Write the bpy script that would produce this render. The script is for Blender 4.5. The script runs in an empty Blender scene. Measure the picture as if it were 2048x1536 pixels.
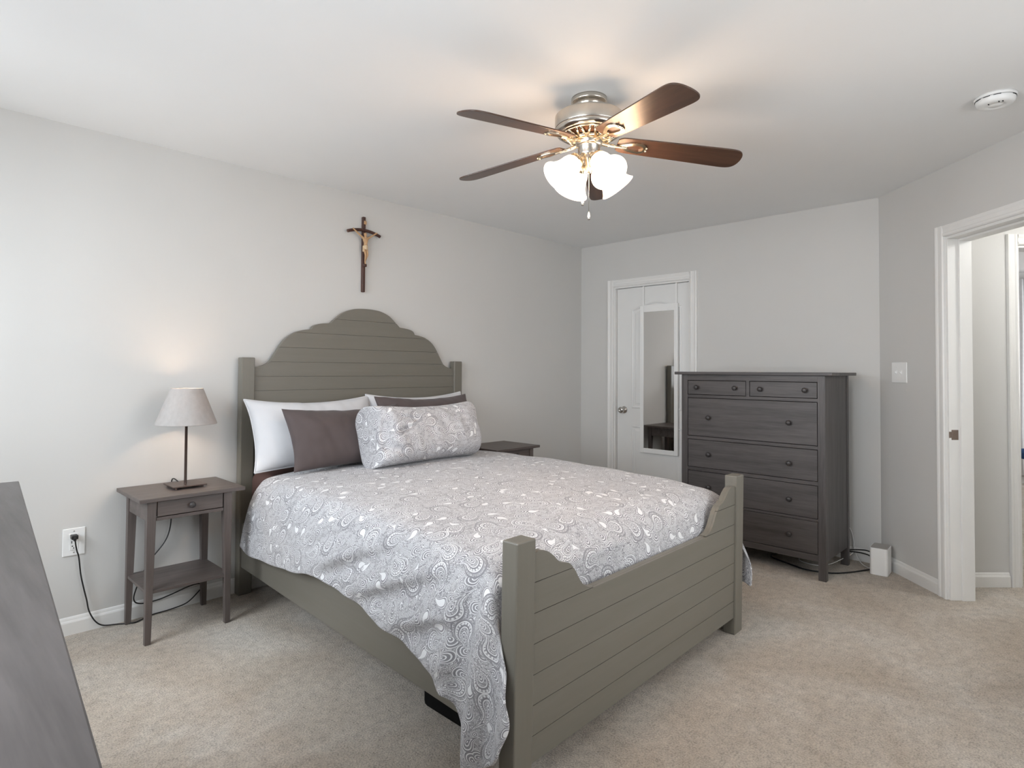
import bpy, bmesh, math, random
from mathutils import Vector, Matrix, noise
random.seed(7)
C = bpy.context.scene.collection
SC = bpy.context.scene
PI = math.pi
S2 = 2 ** .5

# ------------------------------------------------------------------ camera
cd = bpy.data.cameras.new('camera'); cam = bpy.data.objects.new('camera', cd); C.objects.link(cam)
yaw, pitch, roll = 0.7702414, 0.0228077, 0.0056622
fwd = Vector((math.cos(yaw) * math.cos(pitch), math.sin(yaw) * math.cos(pitch), math.sin(pitch)))
rt = Vector((math.sin(yaw), -math.cos(yaw), 0)); up = rt.cross(fwd)
r2 = rt * math.cos(roll) + up * math.sin(roll); u2 = -rt * math.sin(roll) + up * math.cos(roll)
M = Matrix((r2, u2, -fwd)).transposed().to_4x4(); M.translation = (-4.5887, -3.5349, 1.2696)
cam.matrix_world = M
cd.sensor_width = 36; cd.lens = 36 * 1208.67 / 2048; cd.shift_y = -54.6 / 2048; cd.clip_start = .02
SC.camera = cam
# ------------------------------------------------------------------ colour management, sky, daylight and added fill lamps
vs = SC.view_settings; vs.view_transform = 'Standard'; vs.look = 'None'; vs.gamma = 1; vs.use_curve_mapping = False
vs.exposure = 0.05
w = bpy.data.worlds.new('sky'); SC.world = w; w.use_nodes = True
w.node_tree.nodes['Background'].inputs[0].default_value = (.80, .88, 1, 1)
w.node_tree.nodes['Background'].inputs[1].default_value = 1.0


def area(name, loc, aim, sx, sy, power, col, spread=180):
    l = bpy.data.lights.new(name, 'AREA'); l.shape = 'RECTANGLE'; l.size = sx; l.size_y = sy; l.energy = power; l.color = col; l.spread = math.radians(spread)
    o = bpy.data.objects.new(name, l); C.objects.link(o); o.location = loc
    o.rotation_euler = Vector(aim).to_track_quat('-Z', 'Y').to_euler(); return o


area('daylight_side_window', (-6.3, -1.0, 2.40), (1, -.05, -.5), 2.0, 1.6, 168, (.86, .93, 1))
area('daylight_side_window', (-6.0, -2.75, 1.45), (1, .14, -.02), 1.8, 1.7, 118, (.90, .95, 1))
area('rear_fill', (-2.55, -5.0, 1.75), (0, 1, -.2), 2.0, 1.7, 64, (.95, .975, 1))  # added lamp, fills the room from behind the camera through an invented window
area('ceiling_fill', (-6.6, -1.1, .35), (1, -.06, .42), 2.0, 1.4, 54, (.93, .965, 1))  # added lamp aimed upwards through the side opening to lift the ceiling
area('far_room_fill', (4.53, -5.18, 1.55), (-1, 1, -.1), 1.4, 1.3, 62, (.95, .97, 1))  # added lamp standing inside the far room to brighten it

YR = -2.4928
H = 2.44


# ------------------------------------------------------------------ material helpers
class NT:
    def __init__(s, name, rough=.5, spec=.5, metal=0.0):
        s.m = bpy.data.materials.new(name); s.m.use_nodes = True; s.t = s.m.node_tree
        s.b = s.t.nodes['Principled BSDF']; s.out = s.t.nodes['Material Output']
        s.b.inputs['Roughness'].default_value = rough; s.b.inputs['Metallic'].default_value = metal
        s.b.inputs['Specular IOR Level'].default_value = spec

    def n(s, typ, **kw):
        nd = s.t.nodes.new(typ)
        for k, v in kw.items(): setattr(nd, k, v)
        return nd

    def link(s, a, b): s.t.links.new(a, b)

    def put(s, sock, v):
        if hasattr(v, 'is_output'): s.link(v, sock)
        else: sock.default_value = v

    def math(s, op, a, b=None, c=None, clamp=False):
        nd = s.n('ShaderNodeMath', operation=op, use_clamp=clamp)
        s.put(nd.inputs[0], a)
        if b is not None: s.put(nd.inputs[1], b)
        if c is not None: s.put(nd.inputs[2], c)
        return nd.outputs[0]

    def mix(s, f, a, b):
        nd = s.n('ShaderNodeMix', data_type='RGBA')
        s.put(nd.inputs[0], f); s.put(nd.inputs[6], a); s.put(nd.inputs[7], b)
        return nd.outputs[2]

    def mixf(s, f, a, b):
        nd = s.n('ShaderNodeMix', data_type='FLOAT')
        s.put(nd.inputs[0], f); s.put(nd.inputs[2], a); s.put(nd.inputs[3], b)
        return nd.outputs[0]

    def ramp(s, f, stops, interp='LINEAR'):
        nd = s.n('ShaderNodeValToRGB'); s.link(f, nd.inputs[0]); r = nd.color_ramp; r.interpolation = interp
        while len(r.elements) < len(stops): r.elements.new(.5)
        for e, (p, c) in zip(r.elements, stops):
            e.position = p; e.color = (c[0], c[1], c[2], 1) if hasattr(c, '__len__') else (c, c, c, 1)
        return nd.outputs[0]

    def coords(s, kind='Object', scale=(1, 1, 1)):
        tc = s.n('ShaderNodeTexCoord'); mp = s.n('ShaderNodeMapping'); s.link(tc.outputs[kind], mp.inputs[0])
        mp.inputs['Scale'].default_value = scale
        return mp.outputs[0]

    def noise(s, vec, scale=5, detail=3, rough=.5, dist=0, out=0):
        nd = s.n('ShaderNodeTexNoise'); s.link(vec, nd.inputs['Vector'])
        nd.inputs['Scale'].default_value = scale; nd.inputs['Detail'].default_value = detail
        nd.inputs['Roughness'].default_value = rough; nd.inputs['Distortion'].default_value = dist
        return nd.outputs[out]

    def bump(s, h, strength=.3, dist=.002):
        nd = s.n('ShaderNodeBump'); s.link(h, nd.inputs['Height'])
        nd.inputs['Strength'].default_value = strength; nd.inputs['Distance'].default_value = dist
        s.link(nd.outputs[0], s.b.inputs['Normal'])

    def color(s, v): s.put(s.b.inputs['Base Color'], v if hasattr(v, 'is_output') else (v[0], v[1], v[2], 1))


def lin(r, g, b):
    f = lambda c: (c / 255 / 12.92) if c <= 10 else ((c / 255 + .055) / 1.055) ** 2.4
    return (f(r), f(g), f(b))


def plain(name, col, rough=.5, spec=.5, metal=0, var=.04, scale=30, bump=0, bscale=200, bdist=.001):
    t = NT(name, rough, spec, metal)
    v = t.coords()
    nz = t.noise(v, scale, 3)
    a = tuple(c * (1 - var) for c in col); b = tuple(min(1, c * (1 + var)) for c in col)
    t.color(t.ramp(nz, [(.3, a), (.7, b)]))
    if bump: t.bump(t.noise(v, bscale, 2), bump, bdist)
    return t.m


def wood(name, dark, light, axis, rough=.42, scale=1.0, spec=.5, bump=.07):
    t = NT(name, rough, spec)
    sc = [26 * scale] * 3; sc[axis] = 1.6 * scale
    v = t.coords('Object', tuple(sc))
    n1 = t.noise(v, 1.0, 4, .6, .25); n2 = t.noise(v, 5, 3, .6, .1)
    f = t.math('ADD', t.math('MULTIPLY', n1, .65), t.math('MULTIPLY', n2, .35))
    mid = tuple((a + b) / 2 for a, b in zip(dark, light))
    t.color(t.ramp(f, [(.32, dark), (.5, mid), (.68, light)]))
    t.bump(f, bump, .0012)
    return t.m


MAT = {}
MAT['wall'] = plain('grey_wall_paint', lin(208, 207, 204), .75, .25, var=.008, scale=3, bump=.05, bscale=260, bdist=.0006)
MAT['ceiling'] = plain('white_ceiling_paint', lin(241, 241, 240), .85, .2, var=.006, scale=3)
MAT['trim'] = plain('white_trim_gloss', lin(232, 231, 228), .32, .45, var=.01, scale=8)
MAT['doorwhite'] = plain('white_door_paint', lin(230, 230, 228), .38, .4, var=.01, scale=8, bump=.04, bscale=90)
MAT['bed'] = wood('sage_grey_bed_paint', lin(115, 111, 101), lin(120, 116, 107), 0, .36, .7, .5, .0)
MAT['bedz'] = wood('sage_grey_post_paint', lin(115, 111, 101), lin(120, 116, 107), 2, .36, .7, .5, .0)
MAT['bedy'] = wood('sage_grey_rail_paint', lin(115, 111, 101), lin(120, 116, 107), 1, .36, .7, .5, .0)
MAT['groove'] = plain('plank_gap', lin(62, 60, 52), .8, .2)
dk, lt = lin(62, 58, 57), lin(92, 87, 86)
MAT['woodx'] = wood('grey_brown_stain_wide', dk, lt, 0, .40, 1)
MAT['woody'] = wood('grey_brown_stain_deep', dk, lt, 1, .40, 1)
MAT['woodz'] = wood('grey_brown_stain_upright', dk, lt, 2, .40, 1)
MAT['nswx'] = wood('light_grey_brown_stain_wide', lin(76, 69, 66), lin(108, 98, 94), 0, .42, 1)
MAT['nswz'] = wood('light_grey_brown_stain_upright', lin(76, 69, 66), lin(108, 98, 94), 2, .42, 1)
MAT['knobdark'] = plain('dark_knob_paint', lin(58, 55, 55), .32, .5)
MAT['gap'] = plain('drawer_gap', lin(14, 13, 13), .9, .1)
MAT['blade'] = wood('walnut_blade', lin(60, 44, 36), lin(92, 68, 55), 0, .30, 1.2, .5, .05)
MAT['crosswood'] = wood('dark_crucifix_wood', lin(52, 30, 24), lin(88, 56, 46), 2, .4, 2)
MAT['corpus'] = plain('carved_tan_figure', lin(186, 150, 112), .5, .4, var=.12, scale=60)
MAT['loin'] = plain('carved_cloth', lin(206, 184, 152), .5, .4)
MAT['nickel'] = plain('brushed_nickel', (.60, .56, .50), .26, .5, 1.0, var=.03, scale=40)
MAT['warmnickel'] = plain('glow_tinted_nickel', (.66, .57, .44), .2, .5, 1.0, var=.03)  # nickel tinted golden: the bulbs' warm reflection is put into its colour
MAT['innermotor'] = plain('motor_inner_dark', lin(96, 62, 40), .6, .3)
MAT['black'] = plain('black_plastic', lin(28, 28, 29), .4, .5)
MAT['blackcloth'] = plain('black_fabric', lin(22, 22, 22), .95, .1)
MAT['whiteplastic'] = plain('white_plastic', lin(238, 238, 236), .35, .5, var=.005)
MAT['greyplastic'] = plain('grey_plastic_top', lin(166, 164, 160), .5, .4, var=.01)
MAT['slot'] = plain('slot_black', lin(25, 25, 25), .7, .2)
MAT['bronze'] = plain('lamp_bronze_metal', lin(92, 78, 72), .38, .5, .6)
MAT['whitecloth'] = plain('white_cotton', lin(212, 213, 216), .9, .15, var=.01, scale=20, bump=.08, bscale=700, bdist=.0006)
MAT['browncloth'] = plain('brown_cotton', lin(86, 76, 75), .72, .3, var=.05, scale=10, bump=.1, bscale=800, bdist=.0006)
MAT['browncloth'].node_tree.nodes['Principled BSDF'].inputs['Sheen Weight'].default_value = .12
MAT['sheet'] = plain('brown_fitted_sheet', lin(90, 70, 66), .85, .2, var=.05, scale=12)
MAT['curtain'] = plain('white_curtain', lin(226, 226, 228), .9, .1)
MAT['bluefab'] = plain('blue_upholstery', lin(52, 84, 130), .85, .2)
MAT['strike'] = plain('strike_plate_metal', lin(150, 134, 124), .32, .5, .7)
MAT['knobmetal'] = plain('satin_door_knob', (.55, .53, .50), .22, .5, 1.0)


def carpet():
    t = NT('beige_carpet_pile', .98, .05)
    v = t.coords('Object')
    big = t.noise(v, 1.7, 4, .6, .6); mid = t.noise(v, 26, 3, .6); fine = t.noise(v, 150, 3, .7)
    c1 = t.ramp(big, [(.30, lin(182, 168, 151)), (.52, lin(199, 188, 174)), (.70, lin(214, 207, 197))])
    f = t.math('ADD', t.math('MULTIPLY', mid, .3), t.math('MULTIPLY', fine, .7))
    c2 = t.ramp(f, [(.34, (.40, .385, .37)), (.5, (.92, .92, .92)), (.64, (1.25, 1.25, 1.25))])
    nd = t.n('ShaderNodeMix', data_type='RGBA', blend_type='MULTIPLY'); nd.inputs[0].default_value = .85
    t.link(c1, nd.inputs[6]); t.link(c2, nd.inputs[7]); t.color(nd.outputs[2])
    t.bump(f, 1.0, .010)
    t.b.inputs['Sheen Weight'].default_value = .2
    return t.m


MAT['carpet'] = carpet()


def glassm(name):
    t = NT(name, .02, .5); tr = t.n('ShaderNodeBsdfTransparent'); gl = t.n('ShaderNodeBsdfGlossy'); gl.inputs['Roughness'].default_value = .02
    mx = t.n('ShaderNodeMixShader'); mx.inputs[0].default_value = .06
    t.link(tr.outputs[0], mx.inputs[1]); t.link(gl.outputs[0], mx.inputs[2]); t.link(mx.outputs[0], t.out.inputs[0]); return t.m


MAT['glass'] = glassm('window_glass')


def mirrorm():
    t = NT('mirror_silver', .015, .5, 1.0); t.color((.80, .80, .79)); return t.m


MAT['mirror'] = mirrorm()


def shade_glass():
    t = NT('frosted_lit_glass', .4, .4); tr = t.n('ShaderNodeBsdfTranslucent'); tp = t.n('ShaderNodeBsdfTransparent')
    tr.inputs[0].default_value = (1, .95, .86, 1); em = t.n('ShaderNodeEmission')
    em.inputs[0].default_value = (1, .93, .82, 1); em.inputs[1].default_value = 1.5
    m1 = t.n('ShaderNodeMixShader'); m1.inputs[0].default_value = .45
    t.link(tr.outputs[0], m1.inputs[1]); t.link(tp.outputs[0], m1.inputs[2])
    ad = t.n('ShaderNodeAddShader'); t.link(m1.outputs[0], ad.inputs[0]); t.link(em.outputs[0], ad.inputs[1])
    t.link(ad.outputs[0], t.out.inputs[0]); return t.m


MAT['shadeglass'] = shade_glass()


def lampshade():
    t = NT('grey_linen_lampshade', .9, .1)
    v = t.coords('Object', (1, 1, .6)); nz = t.noise(v, 55, 3)
    col = t.ramp(nz, [(.3, lin(186, 184, 182)), (.7, lin(196, 194, 192))])
    df = t.n('ShaderNodeBsdfDiffuse'); tl = t.n('ShaderNodeBsdfTranslucent'); t.link(col, df.inputs[0])
    tl.inputs[0].default_value = (.62, .46, .34, 1)
    mx = t.n('ShaderNodeMixShader'); mx.inputs[0].default_value = .22
    t.link(df.outputs[0], mx.inputs[1]); t.link(tl.outputs[0], mx.inputs[2]); t.link(mx.outputs[0], t.out.inputs[0]); return t.m


MAT['lampshade'] = lampshade()


def bulbm():
    t = NT('warm_bulb', .5); t.color((1, .9, .7)); t.b.inputs['Emission Color'].default_value = (1, .85, .6, 1)
    t.b.inputs['Emission Strength'].default_value = 6; return t.m


MAT['bulb'] = bulbm()


def paisley():
    t = NT('grey_white_paisley_print', .9, .15)
    uv = t.n('ShaderNodeUVMap').outputs[0]
    G = lin(150, 148, 152); D = lin(124, 123, 128); W = lin(234, 234, 235); L = lin(176, 175, 178)

    def cells(scale, rnd, off):
        mp = t.n('ShaderNodeMapping'); t.link(uv, mp.inputs[0]); mp.inputs['Scale'].default_value = (scale, scale, 1); mp.inputs['Location'].default_value = (off, off * .7, 0)
        vo = t.n('ShaderNodeTexVoronoi', voronoi_dimensions='2D'); t.link(mp.outputs[0], vo.inputs['Vector'])
        vo.inputs['Scale'].default_value = 1; vo.inputs['Randomness'].default_value = rnd
        sub = t.n('ShaderNodeVectorMath', operation='SUBTRACT'); t.link(mp.outputs[0], sub.inputs[0]); t.link(vo.outputs['Position'], sub.inputs[1])
        sp = t.n('ShaderNodeSeparateXYZ'); t.link(sub.outputs[0], sp.inputs[0])
        sc = t.n('ShaderNodeSeparateColor'); t.link(vo.outputs['Color'], sc.inputs[0])
        return sp.outputs[0], sp.outputs[1], sc.outputs[0], sc.outputs[1], sc.outputs[2]

    def tear(scale, rnd, off, w0=.24, h0=.44):
        x, y, r, g, b = cells(scale, rnd, off)
        a = t.math('MULTIPLY', r, 2 * PI); ca = t.math('COSINE', a); sa = t.math('SINE', a)
        px = t.math('SUBTRACT', t.math('MULTIPLY', x, ca), t.math('MULTIPLY', y, sa))
        py = t.math('ADD', t.math('MULTIPLY', x, sa), t.math('MULTIPLY', y, ca))
        sgn = t.math('SUBTRACT', t.math('MULTIPLY', t.math('GREATER_THAN', g, .5), 2), 1)
        tip = t.math('MAXIMUM', t.math('ADD', py, .05), 0)
        px = t.math('ADD', px, t.math('MULTIPLY', sgn, t.math('MULTIPLY', t.math('POWER', tip, 2), 2.4)))
        wd = t.math('MULTIPLY', t.math('MAXIMUM', t.math('SUBTRACT', 1.0, t.math('MULTIPLY', py, 1.75)), .16), w0)
        f = t.math('SQRT', t.math('ADD', t.math('POWER', t.math('DIVIDE', px, wd), 2), t.math('POWER', t.math('DIVIDE', py, h0), 2)))
        th = t.math('ARCTAN2', py, px)
        return f, th, b, g

    def flower(scale, rnd, off, petals):
        x, y, r, g, b = cells(scale, rnd, off)
        th = t.math('ARCTAN2', y, x)
        rad = t.math('SQRT', t.math('ADD', t.math('POWER', x, 2), t.math('POWER', y, 2)))
        pet = t.math('ADD', 1.0, t.math('MULTIPLY', t.math('COSINE', t.math('MULTIPLY', th, petals)), .16))
        return t.math('DIVIDE', t.math('MULTIPLY', rad, 2.6), pet), b

    # fine filler lines
    mp = t.n('ShaderNodeMapping'); t.link(uv, mp.inputs[0])
    nz = t.noise(mp.outputs[0], 30, 2, .5, 1.2)
    wv = t.math('SINE', t.math('MULTIPLY', nz, 95))
    fill = t.ramp(wv, [(.35, G), (.62, G), (.8, W), (1, W)])
    # dots
    fd, bd = flower(80, .6, 1.7, 5)
    dots = t.ramp(fd, [(0, D), (.22, D), (.26, W), (.42, W), (.48, G), (1, G)])
    fill = t.mix(t.math('LESS_THAN', fd, .47), fill, dots)
    fine_art = fill
    # small flowers
    f2, b2 = flower(26, .8, 3.1, 8)
    fl = t.ramp(f2, [(0, D), (.10, D), (.13, W), (.24, W), (.28, D), (.40, G), (.46, W), (.54, W), (.60, G), (.72, L), (.80, W), (.90, D), (1, G)])
    fill = t.mix(t.math('LESS_THAN', f2, .9), fill, fl)
    # medium teardrops
    f3, th3, b3, g3 = tear(14, .8, 5.3, .25, .50)
    ft = t.ramp(f3, [(0, W), (.10, W), (.12, D), (.20, G), (.30, G), (.32, W), (.41, W), (.43, D), (.47, G), (.62, G), (.64, W), (.73, W), (.75, D), (.82, G), (.88, G), (.90, W), (.96, W), (.98, D), (1, G)])
    ft2 = t.ramp(f3, [(0, W), (.62, W), (.64, D), (.70, G), (.78, G), (.80, W), (.88, W), (.90, D), (1, G)])
    ft = t.mix(t.math('GREATER_THAN', b3, .62), ft, ft2)
    fill = t.mix(t.math('LESS_THAN', f3, 1.0), fill, ft)
    # large teardrops with rings of beads
    f4, th4, b4, g4 = tear(7.8, .75, .4, .20, .44)
    bead = t.math('GREATER_THAN', t.math('SINE', t.math('MULTIPLY', th4, 26)), 0)
    f8 = t.math('MULTIPLY', f4, .8)
    ringsA = t.ramp(f8, [(0, D), (.07, D), (.08, W), (.12, W), (.13, G), (.20, G), (.21, W), (.25, W), (.26, D), (.30, G), (.42, G), (.43, W), (.47, W), (.48, D), (.53, G), (.66, G), (.67, W), (.72, W), (.73, D), (.76, G), (.86, L), (.87, W), (.91, W), (.92, D), (.95, G), (1, G)])
    ringsB = t.ramp(f8, [(0, W), (.05, W), (.06, D), (.10, G), (.15, G), (.16, W), (.21, W), (.22, D), (.26, G), (.41, G), (.42, W), (.46, W), (.47, D), (.51, D), (.52, W), (.55, W), (.56, G), (.70, G), (.71, W), (.76, W), (.77, D), (.82, G), (.92, G), (.93, W), (.97, W), (.98, D), (1, G)])
    band_fill = t.ramp(f8, [(0, 0), (.27, 0), (.28, 1), (.40, 1), (.41, 0), (.57, 0), (.58, 1), (.64, 1), (.65, 0), (.80, 0), (.81, 1), (.91, 1), (.92, 0), (1, 0)])
    ringsA = t.mix(band_fill, ringsA, fine_art); ringsB = t.mix(band_fill, ringsB, fine_art)
    big = t.mix(t.math('GREATER_THAN', b4, .66), ringsA, ringsB)
    band = t.math('MULTIPLY', t.math('GREATER_THAN', f4, .70), t.math('LESS_THAN', f4, .82))
    big = t.mix(t.math('MULTIPLY', band, bead), big, (*W, 1))
    col = t.mix(t.math('LESS_THAN', f4, 1.25), fill, big)
    t.color(col)
    v = t.coords('Object')
    t.bump(t.noise(v, 900, 2), .08, .0006)
    t.b.inputs['Sheen Weight'].default_value = .15
    return t.m


MAT['paisley'] = paisley()


# ------------------------------------------------------------------ mesh helpers
def bm_new(): return bmesh.new()


def add_box(bm, x0, x1, y0, y1, z0, z1, bev=0, seg=2, mat=None, fn=None):
    """box in a frame; fn maps (a,b,c)->xyz, mat is a Matrix"""
    t = bmesh.new()
    bmesh.ops.create_cube(t, size=1)
    for v in t.verts:
        v.co = Vector(((x0 + x1) / 2 + v.co.x * (x1 - x0), (y0 + y1) / 2 + v.co.y * (y1 - y0), (z0 + z1) / 2 + v.co.z * (z1 - z0)))
    if bev: bmesh.ops.bevel(t, geom=list(t.edges), offset=bev, segments=seg, profile=.5, affect='EDGES')
    for v in t.verts:
        if fn: v.co = Vector(fn(*v.co))
        if mat: v.co = mat @ v.co
    bmesh.ops.recalc_face_normals(t, faces=t.faces)
    merge(bm, t)


def merge(bm, t):
    mp = {}
    for v in t.verts: mp[v] = bm.verts.new(v.co)
    for f in t.faces:
        try:
            nf = bm.faces.new([mp[v] for v in f.verts]); nf.smooth = f.smooth
        except ValueError: pass
    t.free()


def add_hex(bm, bot, top, bev=0):
    """solid from four bottom and four top points (same winding)"""
    t = bmesh.new(); vs_ = [t.verts.new(p) for p in list(bot) + list(top)]
    for q in ((3, 2, 1, 0), (4, 5, 6, 7), (0, 1, 5, 4), (1, 2, 6, 5), (2, 3, 7, 6), (3, 0, 4, 7)): t.faces.new([vs_[i] for i in q])
    bmesh.ops.recalc_face_normals(t, faces=t.faces)
    if bev: bmesh.ops.bevel(t, geom=list(t.edges), offset=bev, segments=2, profile=.5, affect='EDGES')
    merge(bm, t)


def add_prism(bm, poly, d0, d1, fn, bev=0):
    """poly: 2D outline (u,v); extruded along third axis d0..d1; fn(u,d,v)->xyz"""
    t = bmesh.new()
    a = [t.verts.new(fn(u, d0, v)) for u, v in poly]; b = [t.verts.new(fn(u, d1, v)) for u, v in poly]
    fa = t.faces.new(a); fb = t.faces.new(list(reversed(b)))
    n = len(poly)
    for i in range(n): t.faces.new((a[i], b[i], b[(i + 1) % n], a[(i + 1) % n]))
    bmesh.ops.recalc_face_normals(t, faces=t.faces)
    if bev:
        es = [e for e in t.edges if (e.verts[0] in a and e.verts[1] in a) or (e.verts[0] in b and e.verts[1] in b)]
        bmesh.ops.bevel(t, geom=es, offset=bev, segments=2, profile=.5, affect='EDGES')
    bmesh.ops.triangulate(t, faces=[f for f in t.faces if len(f.verts) > 4])
    merge(bm, t)


def add_lathe(bm, prof, loc=(0, 0, 0), mat=None, seg=40, smooth=True, cap=True):
    """profile list of (r,z) turned about z"""
    mat = mat or Matrix.Translation(loc)
    rings = []
    for r, z in prof:
        if r < 1e-6: rings.append([bm.verts.new(mat @ Vector((0, 0, z)))])
        else: rings.append([bm.verts.new(mat @ Vector((r * math.cos(2 * PI * i / seg), r * math.sin(2 * PI * i / seg), z))) for i in range(seg)])
    for A, B in zip(rings, rings[1:]):
        for i in range(seg):
            j = (i + 1) % seg
            if len(A) == 1 and len(B) == 1: continue
            if len(A) == 1: f = bm.faces.new((A[0], B[i], B[j]))
            elif len(B) == 1: f = bm.faces.new((A[i], B[0], A[j]))
            else: f = bm.faces.new((A[i], B[i], B[j], A[j]))
            f.smooth = smooth


def catmull(pts, n=8):
    pts = [Vector(p) for p in pts]; out = []
    P = [pts[0] * 2 - pts[1]] + pts + [pts[-1] * 2 - pts[-2]]
    for i in range(1, len(P) - 2):
        for k in range(n):
            s = k / n; a, b, c, d = P[i - 1:i + 3]
            out.append(.5 * ((2 * b) + (c - a) * s + (2 * a - 5 * b + 4 * c - d) * s * s + (3 * b - a - 3 * c + d) * s ** 3))
    out.append(pts[-1]); return out


def add_tube(bm, pts, r, seg=10, n=8, smooth_path=True):
    path = catmull(pts, n) if smooth_path and len(pts) > 2 else [Vector(p) for p in pts]
    rings = []; prev = None
    for i, p in enumerate(path):
        tg = (path[min(i + 1, len(path) - 1)] - path[max(i - 1, 0)]).normalized()
        if prev is None:
            a = tg.orthogonal().normalized()
        else:
            a = (prev - tg * prev.dot(tg)).normalized()
        prev = a; b = tg.cross(a)
        rr = r[min(int(i / max(1, len(path) - 1) * (len(r) - 1) + .5), len(r) - 1)] if hasattr(r, '__len__') else r
        rings.append([bm.verts.new(p + (a * math.cos(2 * PI * k / seg) + b * math.sin(2 * PI * k / seg)) * rr) for k in range(seg)])
    for A, B in zip(rings, rings[1:]):
        for k in range(seg):
            f = bm.faces.new((A[k], A[(k + 1) % seg], B[(k + 1) % seg], B[k])); f.smooth = True
    bm.faces.new(list(reversed(rings[0]))); bm.faces.new(rings[-1])


def obj(name, bm, m, parent=None, origin=None, smooth=False, normals=True):
    """link one mesh object; vertices are given in world space and stored about the thing's origin"""
    me = bpy.data.meshes.new(name)
    og = Vector(origin) if origin is not None else (Vector(parent['og']) if parent is not None and 'og' in parent else Vector((0, 0, 0)))
    if normals: bmesh.ops.recalc_face_normals(bm, faces=bm.faces)
    if og.length: bmesh.ops.translate(bm, verts=bm.verts, vec=-og)
    if smooth:
        for f in bm.faces: f.smooth = True
    bm.to_mesh(me); bm.free()
    me.materials.append(MAT[m] if isinstance(m, str) else m)
    o = bpy.data.objects.new(name, me); C.objects.link(o)
    if parent is not None: o.parent = parent
    else: o.location = og
    return o


def subpart(name, bm, m, part, og, **k):
    o = obj(name, bm, m, None, og, **k); o.location = (0, 0, 0); o.parent = part; return o


def part(name, bm, m, root, **k):
    o = obj(name, bm, m, None, ORG[root.name], **k); o.location = (0, 0, 0); o.parent = root; return o


ORG = {}


def thing(name, label, cat, loc=(0, 0, 0), group=None):
    o = bpy.data.objects.new(name, None); C.objects.link(o); o.location = loc; o['label'] = label; o['category'] = cat
    o.empty_display_size = .1
    if group: o['group'] = group
    ORG[o.name] = Vector(loc); return o


def tag(o, label, cat, group=None, kind=None):
    o['label'] = label; o['category'] = cat
    if group: o['group'] = group
    if kind: o['kind'] = kind
    return o


def struct(name, bm, m, label, cat, **k):
    o = obj(name, bm, m, **k); tag(o, label, cat, kind='structure'); return o


def boxes(lst, fn=None, bev=0):
    bm = bm_new()
    for b in lst: add_box(bm, *b, bev=bev, fn=fn)
    return bm


# wall frames: a along the wall, b outward (away from the room), z up
fH = lambda a, b, z: (a, b, z)                                   # headboard wall, y = 0
fB = lambda a, b, z: (b, a, z)                                   # closet wall, x = 0
F4 = lambda a, b, z: ((-a + b) / S2, YR + (-a - b) / S2, z)      # angled doorway wall
YS = -4.12
fS = lambda a, b, z: (a, YS - b, z)
XW = -5.05
fW = lambda a, b, z: (XW - b, a, z)


def wall_boxes(a0, a1, ops, t=.13, z1=H):
    """boxes around rectangular openings (oa0,oa1,oz0,oz1)"""
    out = []; cur = a0
    for oa0, oa1, oz0, oz1 in sorted(ops):
        out.append((cur, oa0, 0, t, 0, z1))
        if oz0 > 0: out.append((oa0, oa1, 0, t, 0, oz0))
        out.append((oa0, oa1, 0, t, oz1, z1)); cur = oa1
    out.append((cur, a1, 0, t, 0, z1)); return out


# ------------------------------------------------------------------ setting
struct('floor', boxes([(-5.3, 6.2, -9.0, .2, -.08, 0)]), 'carpet', 'beige wall to wall carpet covering the bedroom floor', 'floor')
struct('ceiling', boxes([(-5.3, 6.2, -9.0, .2, H, H + .1)]), 'ceiling', 'smooth white bedroom ceiling above the fan', 'ceiling')
struct('wall_left', boxes([(-5.3, .13, 0, .13, 0, H)], fH), 'wall', 'pale grey wall behind the green headboard', 'wall')
DY0, DY1, DZ = -1.132, -.372, 2.035
struct('wall_back', boxes(wall_boxes(YR, 0, [(DY0, DY1, 0, DZ)]), fB), 'wall', 'pale grey wall behind the tall dresser', 'wall')
OA0, OA1, OZ = .600, 1.43, 2.045
struct('wall_right', boxes(wall_boxes(0, 2.302, [(OA0, OA1, 0, OZ)]), F4), 'wall', 'angled pale grey wall with the open doorway', 'wall')
struct('wall_rear', boxes(wall_boxes(-5.3, -1.6, [(-3.35, -1.75, .8, 2.2)]), fS), 'wall', 'pale grey wall behind the camera with an added window opening', 'wall')
struct('wall_side', boxes(wall_boxes(-4.3, 0, [(-3.2, -1.9, .8, 2.2), (-1.50, -.40, .8, 2.2)]), fW), 'wall', 'pale grey wall with a window beside the low dresser', 'wall')


def window(name, fn, a0, a1, z0, z1, label):
    am = (a0 + a1) / 2; zm = (z0 + z1) / 2
    bm = boxes([(a0 - .07, a0, -.018, 0, z0 - .07, z1 + .07), (a1, a1 + .07, -.018, 0, z0 - .07, z1 + .07), (a0, a1, -.018, 0, z1, z1 + .07), (a0 - .09, a1 + .09, -.05, .0, z0 - .03, z0),
                (a0, a0 + .04, .05, .1, z0, z1), (a1 - .04, a1, .05, .1, z0, z1), (a0 + .04, a1 - .04, .05, .1, z0, z0 + .04), (a0 + .04, a1 - .04, .05, .1, z1 - .04, z1),
                (am - .02, am + .02, .05, .1, z0 + .04, z1 - .04), (a0 + .04, am - .02, .055, .095, zm - .018, zm + .018), (am + .02, a1 - .04, .055, .095, zm - .018, zm + .018)], fn, .003)
    o = struct(name, bm, 'trim', label, 'window')
    subpart('pane', boxes([(a0 + .03, a1 - .03, .073, .077, z0 + .03, z1 - .03)], fn), 'glass', o, (0, 0, 0))
    return o


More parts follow.
